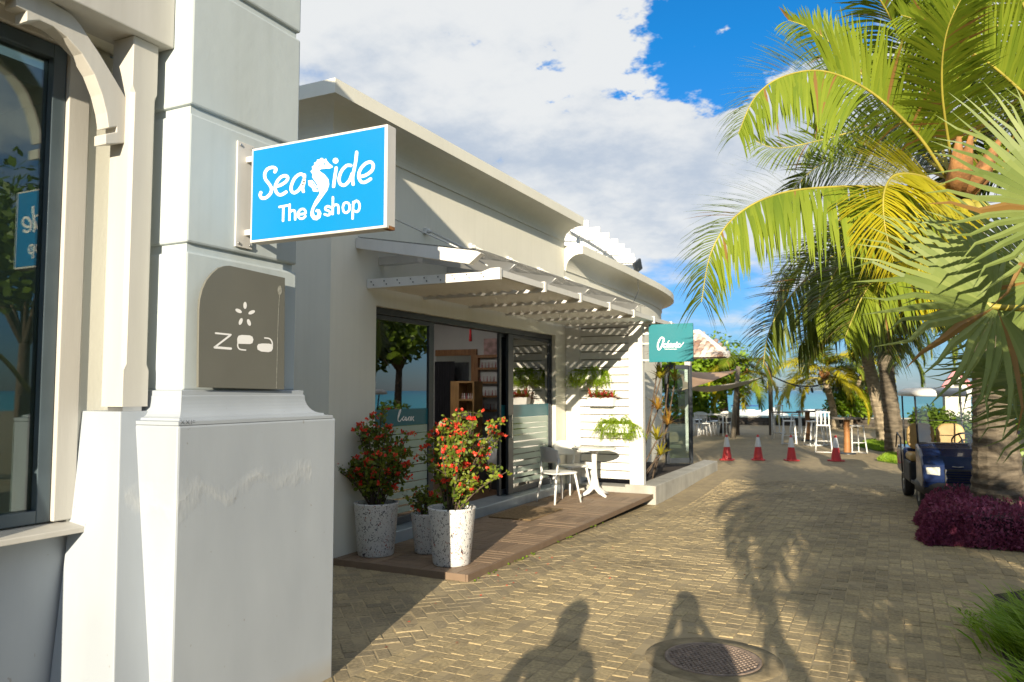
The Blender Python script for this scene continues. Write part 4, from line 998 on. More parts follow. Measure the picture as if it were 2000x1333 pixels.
def husks(th, c, seed, s=1.):
    rnd = random.Random(seed); mb = MB()
    for i in range(9):
        a = rnd.uniform(0, 6.28); d = Vector((math.cos(a), math.sin(a), .9)); c0 = Vector(c)+Vector((0, 0, -.35*s)); mb.tube([c0+d*.1*s, c0+d*.28*s, c0+d*.45*s+Vector((0, 0, .12*s))], [.09*s, .08*s, .02*s], 6)
    mb.build('leaf_bases', M['husk'], th)
    mb = MB()
    for i in range(6):
        a = rnd.uniform(0, 6.28); mb.ball(Vector(c)+Vector((math.cos(a)*.24*s, math.sin(a)*.24*s, -.38*s-rnd.random()*.12*s)), .10*s, 9, 6, 0, (1, 1, 1.2))
    tag(mb.build('coconuts', mat('coconut', (.34, .30, .05), .5), th), kind='stuff')

# ---- main coconut palm by the buggy
base = onz(1952, 1030); bd = -(CQ.transposed() @ (base-C0)).z
mp_ = thing('coconut_palm', 'tall leaning coconut palm with thick ringed base behind the golf buggy', 'palm tree', tuple(base), 0)
tp = [base+Vector((0, 0, -.1))]+[ond(a, b, bd+.02*i) for i, (a, b) in enumerate(((1948, 950), (1944, 870), (1938, 800), (1932, 730), (1918, 610), (1893, 460), (1858, 345)))]
ringed_trunk(tp, [.33, .285, .235, .195, .165, .148, .135, .125], mp_, M['trunk'])
cc = tp[-1]; husks(mp_, cc+Vector((0, 0, .1)), 4, 1.3)
D = bd
specs = [
 ([(1850,350,D),(1790,262,D-.3),(1700,180,D-.6),(1610,140,D-.9),(1530,150,D-1.2),(1475,190,D-1.4),(1442,262,D-1.5)], .95, 95, .75, 'palm', .5),
 ([(1850,360,D),(1760,366,D-.7),(1640,365,D-1.2),(1525,378,D-1.6),(1440,420,D-1.9),(1390,490,D-2.0),(1370,590,D-2.0)], .98, 100, .8, 'palm', .5),
 ([(1845,370,D),(1800,345,D-.6),(1750,342,D-1.1),(1727,375,D-1.5),(1728,440,D-1.7),(1745,510,D-1.7)], .95, 60, .45, 'palm_y', .5),
 ([(1855,340,D),(1815,210,D+.2),(1770,100,D),(1725,10,D-.3),(1665,-70,D-.6),(1600,-110,D-.8)], .85, 80, .5, 'palm', .6),
 ([(1860,340,D),(1780,250,D+.9),(1700,250,D+1.3),(1600,275,D+1.6),(1520,290,D+1.8),(1476,276,D+1.9)], .7, 60, .6, 'palm', .5),
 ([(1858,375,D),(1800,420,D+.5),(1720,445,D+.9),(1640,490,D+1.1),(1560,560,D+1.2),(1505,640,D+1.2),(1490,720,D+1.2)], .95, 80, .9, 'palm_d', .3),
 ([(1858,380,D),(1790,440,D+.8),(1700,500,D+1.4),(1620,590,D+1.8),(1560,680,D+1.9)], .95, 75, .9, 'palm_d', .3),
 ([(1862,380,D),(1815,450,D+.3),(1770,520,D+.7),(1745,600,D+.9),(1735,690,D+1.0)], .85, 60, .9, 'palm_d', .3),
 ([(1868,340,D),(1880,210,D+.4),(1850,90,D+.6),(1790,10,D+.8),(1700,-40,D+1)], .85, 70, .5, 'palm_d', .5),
 ([(1872,340,D),(1930,230,D+.6),(1990,160,D+.8),(2070,150,D+.9),(2150,210,D+1)], .85, 70, .6, 'palm', .5),
 ([(1872,360,D),(1950,330,D+.3),(2050,350,D+.2),(2130,430,D+.2),(2170,540,D+.2)], .85, 70, .7, 'palm', .5),
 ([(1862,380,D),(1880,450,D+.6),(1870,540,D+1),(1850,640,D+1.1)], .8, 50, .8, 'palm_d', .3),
 ([(1855,345,D),(1800,300,D+.6),(1740,215,D+1.0),(1660,120,D+1.2),(1590,60,D+1.3),(1540,40,D+1.3)], .8, 75, .5, 'palm', .5),
 ([(1856,370,D),(1790,395,D+.6),(1700,420,D+1.2),(1610,470,D+1.6),(1545,550,D+1.8),(1520,650,D+1.8)], .95, 75, .9, 'palm', .3),
 ([(1858,375,D),(1810,440,D-.3),(1750,500,D-.5),(1690,570,D-.6),(1650,660,D-.6)], .9, 70, .8, 'palm', .3),
 ([(1860,375,D),(1830,450,D+1),(1790,520,D+1.5),(1765,610,D+1.8),(1755,700,D+1.9)], .9, 60, .8, 'palm', .3),
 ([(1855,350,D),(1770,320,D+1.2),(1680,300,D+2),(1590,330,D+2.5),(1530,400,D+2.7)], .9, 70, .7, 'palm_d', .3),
 ([(1857,372,D),(1800,400,D+.2),(1720,440,D+.3),(1640,520,D+.3),(1590,620,D+.3)], .95, 75, .85, 'palm', .3),
 ([(1860,378,D),(1840,440,D-.4),(1800,510,D-.7),(1780,600,D-.8)], .9, 60, .7, 'palm_y', .3),
 ([(1862,335,D),(1840,180,D-.6),(1850,60,D-1),(1900,-40,D-1.3)], .85, 70, .5, 'palm', .5),
]
for i, (pth, lf, nl, dr, kd, ve) in enumerate(specs):
    mb = frond_mesh(px_path(pth), lf*1.0, int(nl*1.7), dr, i, .042, .14, .22 if i not in (3, 8, 9, 13) else .5, .022, (.45 if i not in (3, 8, 9, 13) else None), 1.12, .82); mb.build('frond', [M[kd], M['rachis']], mp_)
# ---- second crown reaching in from the right (stem stands beyond the planting bed)
cb = ond(2120, 270, 10.2)
pb = thing('coconut_palm', 'coconut palm whose fronds reach in over the planting bed by the purple hedge', 'palm tree', (cb.x+.5, cb.y-.2, 0))
ringed_trunk([(cb.x+.5, cb.y-.2, -.1), (cb.x+.42, cb.y-.15, 1.5), (cb.x+.2, cb.y, 3.2), tuple(cb)], [.3, .2, .17, .15], pb, M['trunk'])
for i, (pth, lf, nl, dr, kd) in enumerate([
 ([(2120,280,10.2),(2040,220,9.8),(1945,135,9.5),(1880,92,9.3),(1820,50,9.2),(1760,30,9.2)], .8, 75, .5, 'palm'),
 ([(2110,280,10.2),(1990,190,10.6),(1932,115,10.9),(1965,10,11),(2000,-60,11)], .75, 60, .35, 'palm_d'),
 ([(2110,290,10.2),(2060,180,10),(2020,60,9.8),(1960,-60,9.6),(1880,-120,9.5)], .8, 70, .5, 'palm'),
 ([(2110,300,10.2),(2020,280,10.5),(1940,290,10.8),(1870,340,11),(1830,420,11.2)], .75, 60, .8, 'palm_d'),
 ([(2120,280,10.2),(2160,160,10.3),(2230,60,10.5)], .7, 60, .5, 'palm'), ([(2120,300,10.2),(2200,320,10.3),(2280,420,10.5)], .7, 60, .7, 'palm')]):
    mb = frond_mesh(px_path(pth), lf*1.2, int(nl*1.6), dr, 40+i, .05, .14, .3, .028, .5); mb.build('frond', [M[kd], M['rachis']], pb)

# ---- palms in the middle distance
def far_palm(label, bpx, trunk_px, n, scale, seed, r0, mat_='trunk_pale', kinds=('palm', 'palm_y'), zb=0., group=None):
    b = onz(*bpx, zb); dd = -(CQ.transposed() @ (b-C0)).z
    th = thing('coconut_palm', label, 'palm tree', tuple(b), 0, group)
    pts_ = [b+Vector((0, 0, -.3))]+[ond(x, y, dd) for x, y in trunk_px]
    ringed_trunk(pts_, [r0*1.25, r0, r0*.9, r0*.8], th, M[mat_], n=10, rings=.16)
    crown(th, pts_[-1], n, scale, seed, kinds); husks(th, pts_[-1], seed, .9); return th
far_palm('pale leaning coconut palm rising from the lawn strip behind the buggy', (1732, 866), [(1722, 820), (1708, 760), (1694, 700), (1684, 650)], 14, .78, 11, .22)
far_palm('dark trunked coconut palm beside the lawn, in front of pale leaning palm', (1748, 888), [(1742, 810), (1733, 740), (1727, 670), (1722, 585)], 15, .80, 12, .21, 'trunk', ('palm_d', 'palm', 'palm_d'))
far_palm('short coconut palm by the sea wall with round yellow green crown', (1633, 838), [(1627, 800), (1618, 765), (1609, 728)], 15, .80, 13, .16)
far_palm('slender white stemmed palm leaning beside the green bush', (1658, 836), [(1664, 800), (1674, 760), (1685, 722)], 10, .55, 14, .10, kinds=('palm_d',))
far_palm('small dark palm by the sea behind the green bush', (1686, 832), [(1685, 800), (1683, 762)], 12, .55, 15, .16, 'bark', ('palm_d',))
far_palm('young yellow green palm behind the shade sails', (1437, 850), [(1438, 820), (1440, 770), (1441, 725)], 13, .60, 16, .12, 'bark', ('palm_y', 'palm'))

# ---- fan palm in the near bed
def fan_leaf(th, hub, axis, normal, Rr, nseg=34, spread=255, seed=0, droop=.25, petiole_from=None):
    rnd = random.Random(seed); hub = Vector(hub); ax = Vector(axis).normalized(); nn = Vector(normal); nn = (nn-ax*nn.dot(ax)).normalized(); sd = nn.cross(ax)
    mb = MB(); da = R(spread)/nseg
    for i in range(nseg):
        a = -R(spread)/2+da*(i+.5); d = ax*math.cos(a)+sd*math.sin(a); e = (-ax*math.sin(a)+sd*math.cos(a))
        L_ = Rr*(.78+.22*math.cos(a*.6))*rnd.uniform(.93, 1.05); rs = [.04, .25, .48, .66, .84, 1.0]; ft = .48+.06*rnd.random()
        vs = []
        for r in rs:
            hw = math.tan(da/2)*r*L_*1.02 if r <= .49 else math.tan(da/2)*.49*L_*max(.02, 1-((r-.49)/.51)**1.25)
            lift = -abs(math.sin(a))*r*r*.10*Rr-droop*Rr*max(0, r-.35)**2*rnd.uniform(.6, 1.4) + .06*Rr*(1-math.cos(2*a))*r
            tw = rnd.gauss(0, .03)*r if r > .5 else 0
            c = hub+d*r*L_+nn*lift+Vector((0, 0, -droop*.5*Rr*max(0, r-.5)**2))
            pl_ = nn*hw*.55
            vs += [c-e*hw-pl_+e*tw, c+pl_*.4+e*tw, c+e*hw-pl_+e*tw]
        fs = []
        for j in range(len(rs)-1): b = j*3; fs += [(b, b+1, b+4, b+3), (b+1, b+2, b+5, b+4)]
        mb.add(vs, fs, 0, False)
    lf = mb.build('fan_leaf', M['fan'], th)
    if petiole_from is not None:
        p0 = Vector(petiole_from); mid = (p0+hub)/2+Vector((0, 0, .18)); q = crom([p0, mid, hub, hub+ax*.06], 6); m2 = MB(); m2.tube(q, [.028-.010*i/len(q) for i in range(len(q))], 6); m2.build('petiole', M['rachis'], lf)
fp = Vector((1.55, 5.55, 0)); fc = Vector((1.5, 5.5, 1.65))
fan = thing('fan_palm', 'grey green fan palm with pleated leaves in the near planting bed', 'palm tree', tuple(fp))
ringed_trunk([fp+Vector((0, 0, -.1)), fp+Vector((0, 0, .8)), fc], [.2, .15, .13], fan, M['trunk'])
def toward(px, py, D, hub): return ond(px, py, D)-Vector(hub)
tocam = Vector((.0, -1, .35))
h1 = ond(1945, 600, 4.9); fan_leaf(fan, h1, toward(1640, 520, 4.55, h1), Vector((.35, -.85, .55)), 1.02, 36, 250, 1, .22, fc)
h2 = ond(2085, 415, 4.7); fan_leaf(fan, h2, toward(1850, 240, 4.6, h2), Vector((.2, -.9, .5)), 1.0, 34, 200, 2, .2, fc)
h3 = ond(2010, 735, 5.0); fan_leaf(fan, h3, toward(1850, 745, 4.9, h3), Vector((.1, -.5, .9)), .62, 30, 230, 3, .3, fc)
h4 = ond(2110, 640, 5.6); fan_leaf(fan, h4, toward(1980, 430, 6.0, h4), Vector((.2, -.9, .4)), 1.0, 32, 220, 4, .2, fc)
h7 = ond(2035, 545, 5.35); fan_leaf(fan, h7, toward(1800, 470, 5.5, h7), Vector((.25, -.85, .5)), 1.0, 34, 230, 7, .25, fc)
h8 = ond(2060, 800, 5.3); fan_leaf(fan, h8, toward(1930, 840, 5.2, h8), Vector((.1, -.6, .8)), .6, 28, 220, 8, .35, fc)
h5 = ond(2220, 560, 5.2); fan_leaf(fan, h5, Vector((.7, .3, .5)), Vector((-.3, -.6, .8)), 1.0, 32, 220, 5, .2, fc)
h6 = fc+Vector((.1, -.75, .55)); fan_leaf(fan, h6, Vector((.4, -.8, .3)), Vector((.2, .3, .9)), .9, 32, 220, 6, .2, fc)

# ---- palms behind the viewer that throw the shadows on the paving
def crown_palm(label, loc, h, n, scale, seed, lean=(0, 0)):
    th = thing('coconut_palm', label, 'palm tree', (loc[0], loc[1], 0)); c = Vector((loc[0]+lean[0], loc[1]+lean[1], h))
    ringed_trunk([(loc[0], loc[1], -.1), (loc[0]+lean[0]*.3, loc[1]+lean[1]*.3, h*.4), tuple(c)], [.24, .16, .13], th, M['trunk']); crown(th, c, n, scale, seed); husks(th, c, seed); return th
crown_palm('low coconut palm whose crown casts the frond shadow on the middle of the paving', (2.75, .75), 2.6, 34, .72, 31, (-.2, .15))
fp2 = Vector((2.5, -2.1, 0))
fan2 = thing('fan_palm', 'fan palm that casts its shadow beside the grass clump', 'palm tree', tuple(fp2)); c2 = fp2+Vector((0, 0, 2.1))
ringed_trunk([fp2+Vector((0, 0, -.1)), fp2+Vector((0, 0, 1.2)), c2], [.2, .16, .14], fan2, M['trunk'])
for i in range(9):
    a = i*2.399; el = (.9, .35, .1)[i % 3]; d = Vector((math.cos(a)*math.cos(el), math.sin(a)*math.cos(el), math.sin(el))); hb = c2+d*.5
    fan_leaf(fan2, hb, d+Vector((0, 0, -.15)), Vector((-d.x*.5, -d.y*.5, .9)), .72, 26, 240, 60+i, .25, c2)

# ---- broadleaf trees
def leafcloud(mb, lobes, n, size, seed, flat=.5, elong=1.7):
    rnd = random.Random(seed); wts = [l[1]**2 for l in lobes]
    for i in range(n):
        c, r, sq = rnd.choices(lobes, wts)[0]
        d = Vector((rnd.gauss(0, 1), rnd.gauss(0, 1), rnd.gauss(0, 1))).normalized(); rr = r*(rnd.random()**.33)*(1+.18*mnoise.noise(d*2.3+Vector((seed, c[0], c[1]))))
        p_ = Vector(c)+Vector((d.x*rr, d.y*rr, d.z*rr*sq)); ax = Vector((rnd.gauss(0, 1), rnd.gauss(0, 1), rnd.gauss(-.2, .6))).normalized(); s_ = size*rnd.uniform(.6, 1.35)
        sd = ax.cross(d+Vector((0, 0, .6))); sd = sd.normalized() if sd.length > .05 else Vector((1, 0, 0)); sd *= s_/elong*.5; ax *= s_
        mb.add([p_-ax*.5, p_+sd*.9-ax*.1, p_+sd*.6+ax*.25, p_+ax*.5, p_-sd*.6+ax*.25, p_-sd*.9-ax*.1], [(0, 1, 2, 3, 4, 5)])
def tree(name, label, loc, trunk_h, lobes, n, size, seed, mat_, cat='tree', r0=.16, group=None):
    th = thing(name, label, cat, tuple(loc), 0, group); loc = Vector(loc); fork = loc+Vector((0, 0, trunk_h))
    mb = MB(); mb.tube([loc+Vector((0, 0, -.1)), loc+Vector((.05, 0, trunk_h*.5)), fork], [r0*1.25, r0, r0*.85], 9)
    for c, r, sq in lobes:
        c = Vector(c); mb.tube([fork+Vector((0, 0, -.08)), fork.lerp(c, .5)+Vector((0, 0, .15)), c], [r0*.6, r0*.35, r0*.12], 6)
    mb.build('trunk', M['bark'], th)
    mb = MB(); leafcloud(mb, lobes, n, size, seed); tag(mb.build('crown', M[mat_], th), kind='stuff'); return th
def lobeset(c, R_, n, seed, sq=.8):
    rnd = random.Random(seed); out = [(tuple(c), R_*.62, sq)]
    for i in range(n):
        a = rnd.uniform(0, 6.28); e = rnd.uniform(-.3, .9); out.append(((c[0]+math.cos(a)*math.cos(e)*R_*.62, c[1]+math.sin(a)*math.cos(e)*R_*.62, c[2]+math.sin(e)*R_*.5), R_*rnd.uniform(.33, .5), sq))
    return out
# sea almond leaning under the shade sails
b = onz(1412, 846); b2 = Vector((b.x, b.y, 0))
dd = -(CQ.transposed() @ (b-C0)).z
lob = [(tuple(ond(a_, b_, dd-1)), r_, .7) for a_, b_, r_ in ((1375, 715, 2.0), (1330, 740, 1.8), (1405, 725, 1.2), (1370, 785, .95), (1335, 790, .9), (1300, 700, 1.8))]
tree('sea_almond_tree', 'spreading green tree leaning over the terrace beneath the shade sails', b2, 2.0, lob, 7000, .20, 21, 'leaf_b', r0=.18)
# green bush by the high tables
bb = onz(1672, 836); tree('leafy_bush', 'round bright green bush beside the slender white stemmed palm', bb, .4, lobeset((bb.x, bb.y, 1.0), 1.35, 6, 5, .75), 3500, .16, 22, 'leaf_b', 'bush', .06)
bb = onz(1795, 880)
# trees along the right side of the lane (seen between the palms and mirrored in the door glass)
rt = [((5.6, 20, 0), 2.2, 3.4, 2.6, 'leaf_g'), ((8.5, 27, 0), 2.6, 4.4, 3.2, 'leaf_g'), ((4.9, 32, 0), 1.4, 2.6, 1.9, 'leaf_b'), ((7.5, 14, 0), 2.4, 4.0, 2.8, 'leaf_g'), ((9.5, 6.5, 0), 2.6, 4.6, 3.0, 'leaf_b'), ((11, -1, 0), 2.5, 4.8, 3.2, 'leaf_g'), ((14, 13, 0), 3, 5.5, 3.6, 'leaf_g')]
txt = ['round green tree standing behind the tall coconut palm', 'large green tree behind the stone house', 'low bright tree behind the pink gabled hut', 'dense green tree beyond the purple hedge', 'bright green tree across the lane from the salon doors', 'dark green tree across the lane from the shop window', 'tall green tree furthest from the lane, across from the salon']
for i, (l_, th_, ch, r_, mt_) in enumerate(rt): tree('broadleaf_tree', txt[i], l_, th_, lobeset((l_[0], l_[1], ch), r_, 9, 50+i), 5200, .30, 70+i, mt_, group='trees along the right side of the lane')

# ---- purple hedge
def mound(mb, outline_fn, n, size, seed, elong=1.6):
    rnd = random.Random(seed)
    for i in range(n):
        p_, nn = outline_fn(rnd); ax = (nn*.6+Vector((rnd.gauss(0, .6), rnd.gauss(0, .6), rnd.gauss(.25, .5)))).normalized(); s_ = size*rnd.uniform(.6, 1.4)
        sd = ax.cross(Vector((rnd.gauss(0, 1), rnd.gauss(0, 1), rnd.gauss(0, 1)))).normalized()*s_/elong*.5
        mb.add([p_, p_+sd+ax*s_*.45, p_+ax*s_, p_-sd+ax*s_*.45], [(0, 1, 2, 3)])
hx0, hx1, hy0, hy1, hh = .30, 4.2, 9.75, 12.1, .36
hedge = thing('purple_hedge', 'low clipped mound of purple leaved plants beside the golf buggy', 'hedge', (1.5, 10.8, 0))
def hf(rnd):
    x = hx0+(hx1-hx0)*rnd.random()**1.5; y = hy0+(hy1-hy0)*rnd.random()
    if rnd.random() < .35: y = hy0+abs(rnd.gauss(0, .12))
    if rnd.random() < .18: x = hx0+abs(rnd.gauss(0, .10))
    e = min((x-hx0)/.35, (y-hy0)/.35, 1.); top = hh*(1-(1-max(0, min(1, e)))**2.4)*(1+.34*mnoise.noise(Vector((x*2.0, y*2.0, 0)))+.16*mnoise.noise(Vector((x*6, y*6, 2))))+.03
    z = top*(1-rnd.random()**2*.95) if e < 1 else top*(1-.35*rnd.random()); return Vector((x+.16*mnoise.noise(Vector((x*2, y*2.5, 4))), y+.14*mnoise.noise(Vector((x*2.6, 1, 7))), max(.0, z))), Vector((-.3 if x < hx0+.2 else 0, -.7, .6))
mb = MB(); mound(mb, hf, 30000, .042, 9); tag(mb.build('foliage', M['purple'], hedge), kind='stuff')
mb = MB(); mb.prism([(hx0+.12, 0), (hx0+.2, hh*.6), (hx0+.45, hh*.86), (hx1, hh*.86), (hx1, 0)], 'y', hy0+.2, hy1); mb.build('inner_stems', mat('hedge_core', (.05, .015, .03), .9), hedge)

# ---- near bed: soil and grassy clump
mb = MB(); mb.prism([(.62, 2.5), (.60, 6.0), (.72, 7.6), (1.3, 8.25), (6, 8.5), (6, 2.5)], 'z', -.05, .012); tag(mb.build('planting_bed', M['soil']), kind='structure')
gc = thing('grass_clump', 'lush clump of arching green grass at the paving edge', 'plant', (1.0, 6.3, 0))
mb = MB(); rnd = random.Random(3)
for i in range(5200):
    cx_ = rnd.choice(((1.0, 6.55), (.82, 6.0), (1.3, 6.1), (1.25, 7.0), (.95, 6.3), (1.6, 6.5), (1.1, 5.5), (.9, 5.0))); a = rnd.uniform(0, 6.28); rr = abs(rnd.gauss(0, .16)); p_ = Vector((cx_[0]+math.cos(a)*rr, cx_[1]+math.sin(a)*rr, .0))
    L_ = rnd.uniform(.18, .42); d = Vector((math.cos(a)*.55, math.sin(a)*.55, 1)).normalized(); w = rnd.uniform(.004, .009); sd = Vector((-math.sin(a), math.cos(a), 0)).lerp(Vector((rnd.gauss(0, 1), rnd.gauss(0, 1), 0)), .5).normalized()*w
    pts_ = []; q = p_.copy()
    for s in range(4): pts_.append(q.copy()); q = q+d*L_/3; d = (d+Vector((math.cos(a)*.28, math.sin(a)*.28, -.32))).normalized()
    mb.add([pts_[0]-sd, pts_[0]+sd, pts_[1]-sd, pts_[1]+sd, pts_[2]-sd*.8, pts_[2]+sd*.8, pts_[3]], [(0, 1, 3, 2), (2, 3, 5, 4), (4, 5, 6)])
tag(mb.build('blades', M['grass'], gc), kind='stuff')
# lime seedlings at its foot
mb = MB(); rnd = random.Random(12)
for k in range(9):
    c = onz(1895+rnd.uniform(-12, 30), 1215+rnd.uniform(-12, 25)); 
    for i in range(16):
        a = rnd.uniform(0, 6.28); d = Vector((math.cos(a), math.sin(a), rnd.uniform(.4, 1.4))).normalized(); s_ = rnd.uniform(.02, .04); p_ = c+d*rnd.uniform(.0, .06)+Vector((0, 0, .02)); sd = d.cross(Vector((0, 0, 1))).normalized()*s_*.3
        mb.add([p_, p_+sd+d*s_*.5, p_+d*s_, p_-sd+d*s_*.5], [(0, 1, 2, 3)])
tag(mb.build('seedlings', M['leaf_b']), kind='stuff')
# moss and weeds in the joint along the deck edge
mb = MB(); rnd = random.Random(15)
for k in range(26):
    y = rnd.choice((6.3, 6.6, 7.2, 8.4, 9.2))+rnd.gauss(0, .14); c = Vector((-3.405+rnd.uniform(0, .04), y, 0))
    for i in range(10):
        a = rnd.uniform(0, 6.28); d = Vector((math.cos(a)*.8+.2, math.sin(a), rnd.uniform(.3, 1.2))).normalized(); s_ = rnd.uniform(.012, .03); sd = d.cross(Vector((0, 0, 1))).normalized()*s_*.25
        mb.add([c, c+sd+d*s_*.5, c+d*s_, c-sd+d*s_*.5], [(0, 1, 2, 3)])
tag(mb.build('joint_weeds', M['leaf_b']), kind='stuff')

# ---- potted flowering shrubs on the deck
m, t, p = new_mat('speckled_glaze'); N, L = t.nodes, t.links
tcx = N.new('ShaderNodeTexCoord'); mpx = N.new('ShaderNodeMapping'); L.new(tcx.outputs['Object'], mpx.inputs[0]); mpx.inputs['Scale'].default_value = (1, 1, .8)
nz = N.new('ShaderNodeTexNoise'); L.new(mpx.outputs[0], nz.inputs[0]); nz.inputs['Scale'].default_value = 46; nz.inputs['Detail'].default_value = 3; nz.inputs['Distortion'].default_value = 1.6
r1 = N.new('ShaderNodeMapRange'); L.new(nz.outputs[0], r1.inputs[0]); r1.inputs[1].default_value = .59; r1.inputs[2].default_value = .615
n2_ = N.new('ShaderNodeTexNoise'); L.new(mpx.outputs[0], n2_.inputs[0]); n2_.inputs['Scale'].default_value = 17
r2 = N.new('ShaderNodeMapRange'); L.new(n2_.outputs[0], r2.inputs[0]); r2.inputs[1].default_value = .56; r2.inputs[2].default_value = .60
c1 = N.new('ShaderNodeMix'); c1.data_type = 'RGBA'; L.new(r2.outputs[0], c1.inputs[0]); c1.inputs[6].default_value = (.035, .04, .06, 1); c1.inputs[7].default_value = (.34, .07, .03, 1)
c2_ = N.new('ShaderNodeMix'); c2_.data_type = 'RGBA'; L.new(r1.outputs[0], c2_.inputs[0]); c2_.inputs[6].default_value = (.74, .74, .73, 1); L.new(c1.outputs[2], c2_.inputs[7])
L.new(c2_.outputs[2], p.inputs['Base Color']); p.inputs['Roughness'].default_value = .45; M['speckle'] = m
def shrub(name, label, c, rt_, rb, h, plant_r, plant_h, seed, nst=16, nleaf=1900, nfl=75, lean=(0, 0)):
    th = thing(name, label, 'potted plant', tuple(c)); rnd = random.Random(seed)
    mb = MB(); mb.lathe([(0, 0), (rb-.01, 0), (rb, .012), (rt_-.006, h-.02), (rt_, h-.006), (rt_-.004, h), (rt_-.022, h), (rt_-.026, h-.01), (rt_-.035, h-.07)], 40, c); mb.build('pot', M['speckle'], th)
    mb = MB(); mb.lathe([(0, h-.055), (rt_-.032, h-.06)], 24, c); mb.build('soil', M['soil'], th)
    st = MB(); lf = MB(); fl = MB(); tips = []
    top = Vector(c)+Vector((0, 0, h-.06))
    for i in range(nst):
        a = i*2.399+rnd.gauss(0, .3); out = plant_r*math.sqrt((i+.5)/nst)*rnd.uniform(.7, 1.08); zt = plant_h*(1-.55*(out/plant_r)**2)*rnd.uniform(.75, 1.05)
        b0 = top+Vector((math.cos(a)*.05, math.sin(a)*.05, 0)); tip = top+Vector((math.cos(a)*out+lean[0], math.sin(a)*out+lean[1], zt)); mid = b0.lerp(tip, .5)+Vector((-math.cos(a)*.03, -math.sin(a)*.03, .03))
        q = crom([b0, mid, tip], 6); st.tube(q, [.009-.006*k/len(q) for k in range(len(q))], 5); tips.append((q, a))
        for b_ in range(4):
            s0 = q[rnd.randint(3, len(q)-2)]; e = s0+Vector((rnd.gauss(0, .10), rnd.gauss(0, .10), rnd.uniform(.0, .14))); qq = crom([s0, (s0+e)/2+Vector((0, 0, .02)), e], 5); st.tube(qq, .003, 4, cap=False); tips.append((qq, a))
    def leafat(p_, d, s_, tgt, wd=.42):
        sd = d.cross(Vector((rnd.gauss(0, 1), rnd.gauss(0, 1), rnd.gauss(0, 1)))).normalized()*s_*wd; tgt.add([p_, p_+sd*.8+d*s_*.45, p_+sd*.6+d*s_*.8, p_+d*s_, p_-sd*.6+d*s_*.8, p_-sd*.8+d*s_*.45], [(0, 1, 2, 3, 4, 5)])
    for i in range(nleaf):
        q, a = rnd.choice(tips); u = rnd.random()**.6; p_ = q[min(len(q)-1, int(u*len(q)))]+Vector((rnd.gauss(0, .016), rnd.gauss(0, .016), rnd.gauss(0, .016))); d = Vector((rnd.gauss(0, 1), rnd.gauss(0, 1), rnd.gauss(.3, .7))).normalized(); leafat(p_, d, rnd.uniform(.026, .058), lf)
    for i in range(nfl):
        q, a = rnd.choice(tips); p_ = q[-1]+Vector((rnd.gauss(0, .03), rnd.gauss(0, .03), rnd.uniform(0, .035)))
        if rnd.random() < .25: p_ = q[rnd.randint(len(q)//2, len(q)-1)]+Vector((rnd.gauss(0, .03), rnd.gauss(0, .03), 0))
        for k in range(rnd.randint(5, 10)):
            d = Vector((rnd.gauss(0, 1), rnd.gauss(0, 1)-.25, rnd.gauss(.5, .8))).normalized(); leafat(p_+Vector((rnd.gauss(0, .008), rnd.gauss(0, .008), rnd.gauss(0, .006))), d, rnd.uniform(.015, .030), fl, .62)
    st.build('stems', M['bark'], th); tag(lf.build('leaves', M['shrub'], th), kind='stuff'); tag(fl.build('flowers', M['flower'], th), kind='stuff'); return th
M['shrub'] = leaf_mat('shrub_leaf', (.07, .12, .015), (.24, .29, .035), .42, .3, 5)
shrub('potted_shrub', 'red flowered shrub in a speckled white pot against the salon wall', onz(734, 1083, DZ), .228, .18, .52, .47, .92, 41, 22, 3300, 210)
shrub('potted_shrub', 'sunlit red flowered shrub in a speckled white pot at the deck corner', onz(882, 1101, DZ), .232, .178, .535, .52, 1.0, 42, 24, 3400, 270, (.10, .06))
shrub('potted_shrub', 'small straggly plant in the narrower white pot behind two speckled pots', onz(833, 1079, DZ), .165, .12, .40, .22, .26, 43, 9, 420, 12)
# ---- dracaenas in the planter beside the screen
def rosette(mb, c, n, L_, seed, w=.035, dr=.5):
    rnd = random.Random(seed)
    for i in range(n):
        a = i*2.399; el = rnd.uniform(.15, 1.35); d = Vector((math.cos(a)*math.cos(el), math.sin(a)*math.cos(el), math.sin(el))); sd = Vector((-math.sin(a), math.cos(a), 0))*w*.5; q = Vector(c); vs = []; ln = L_*rnd.uniform(.7, 1.1)
        for k in range(5): ww = (.5, 1, .9, .6, .05)[k]; vs += [q-sd*ww, q+sd*ww]; q = q+d*ln/4; d = (d+Vector((0, 0, -dr*.35))).normalized()
        mb.add(vs, [(0, 1, 3, 2), (2, 3, 5, 4), (4, 5, 7, 6), (6, 7, 9, 8)], 0, True)
M['dracaena'] = leaf_mat('dracaena_leaf', (.20, .22, .015), (.42, .33, .03), .4, .35, 6); M['dracaena_r'] = leaf_mat('dracaena_red', (.30, .12, .03), (.40, .28, .04), .4, .3, 6)
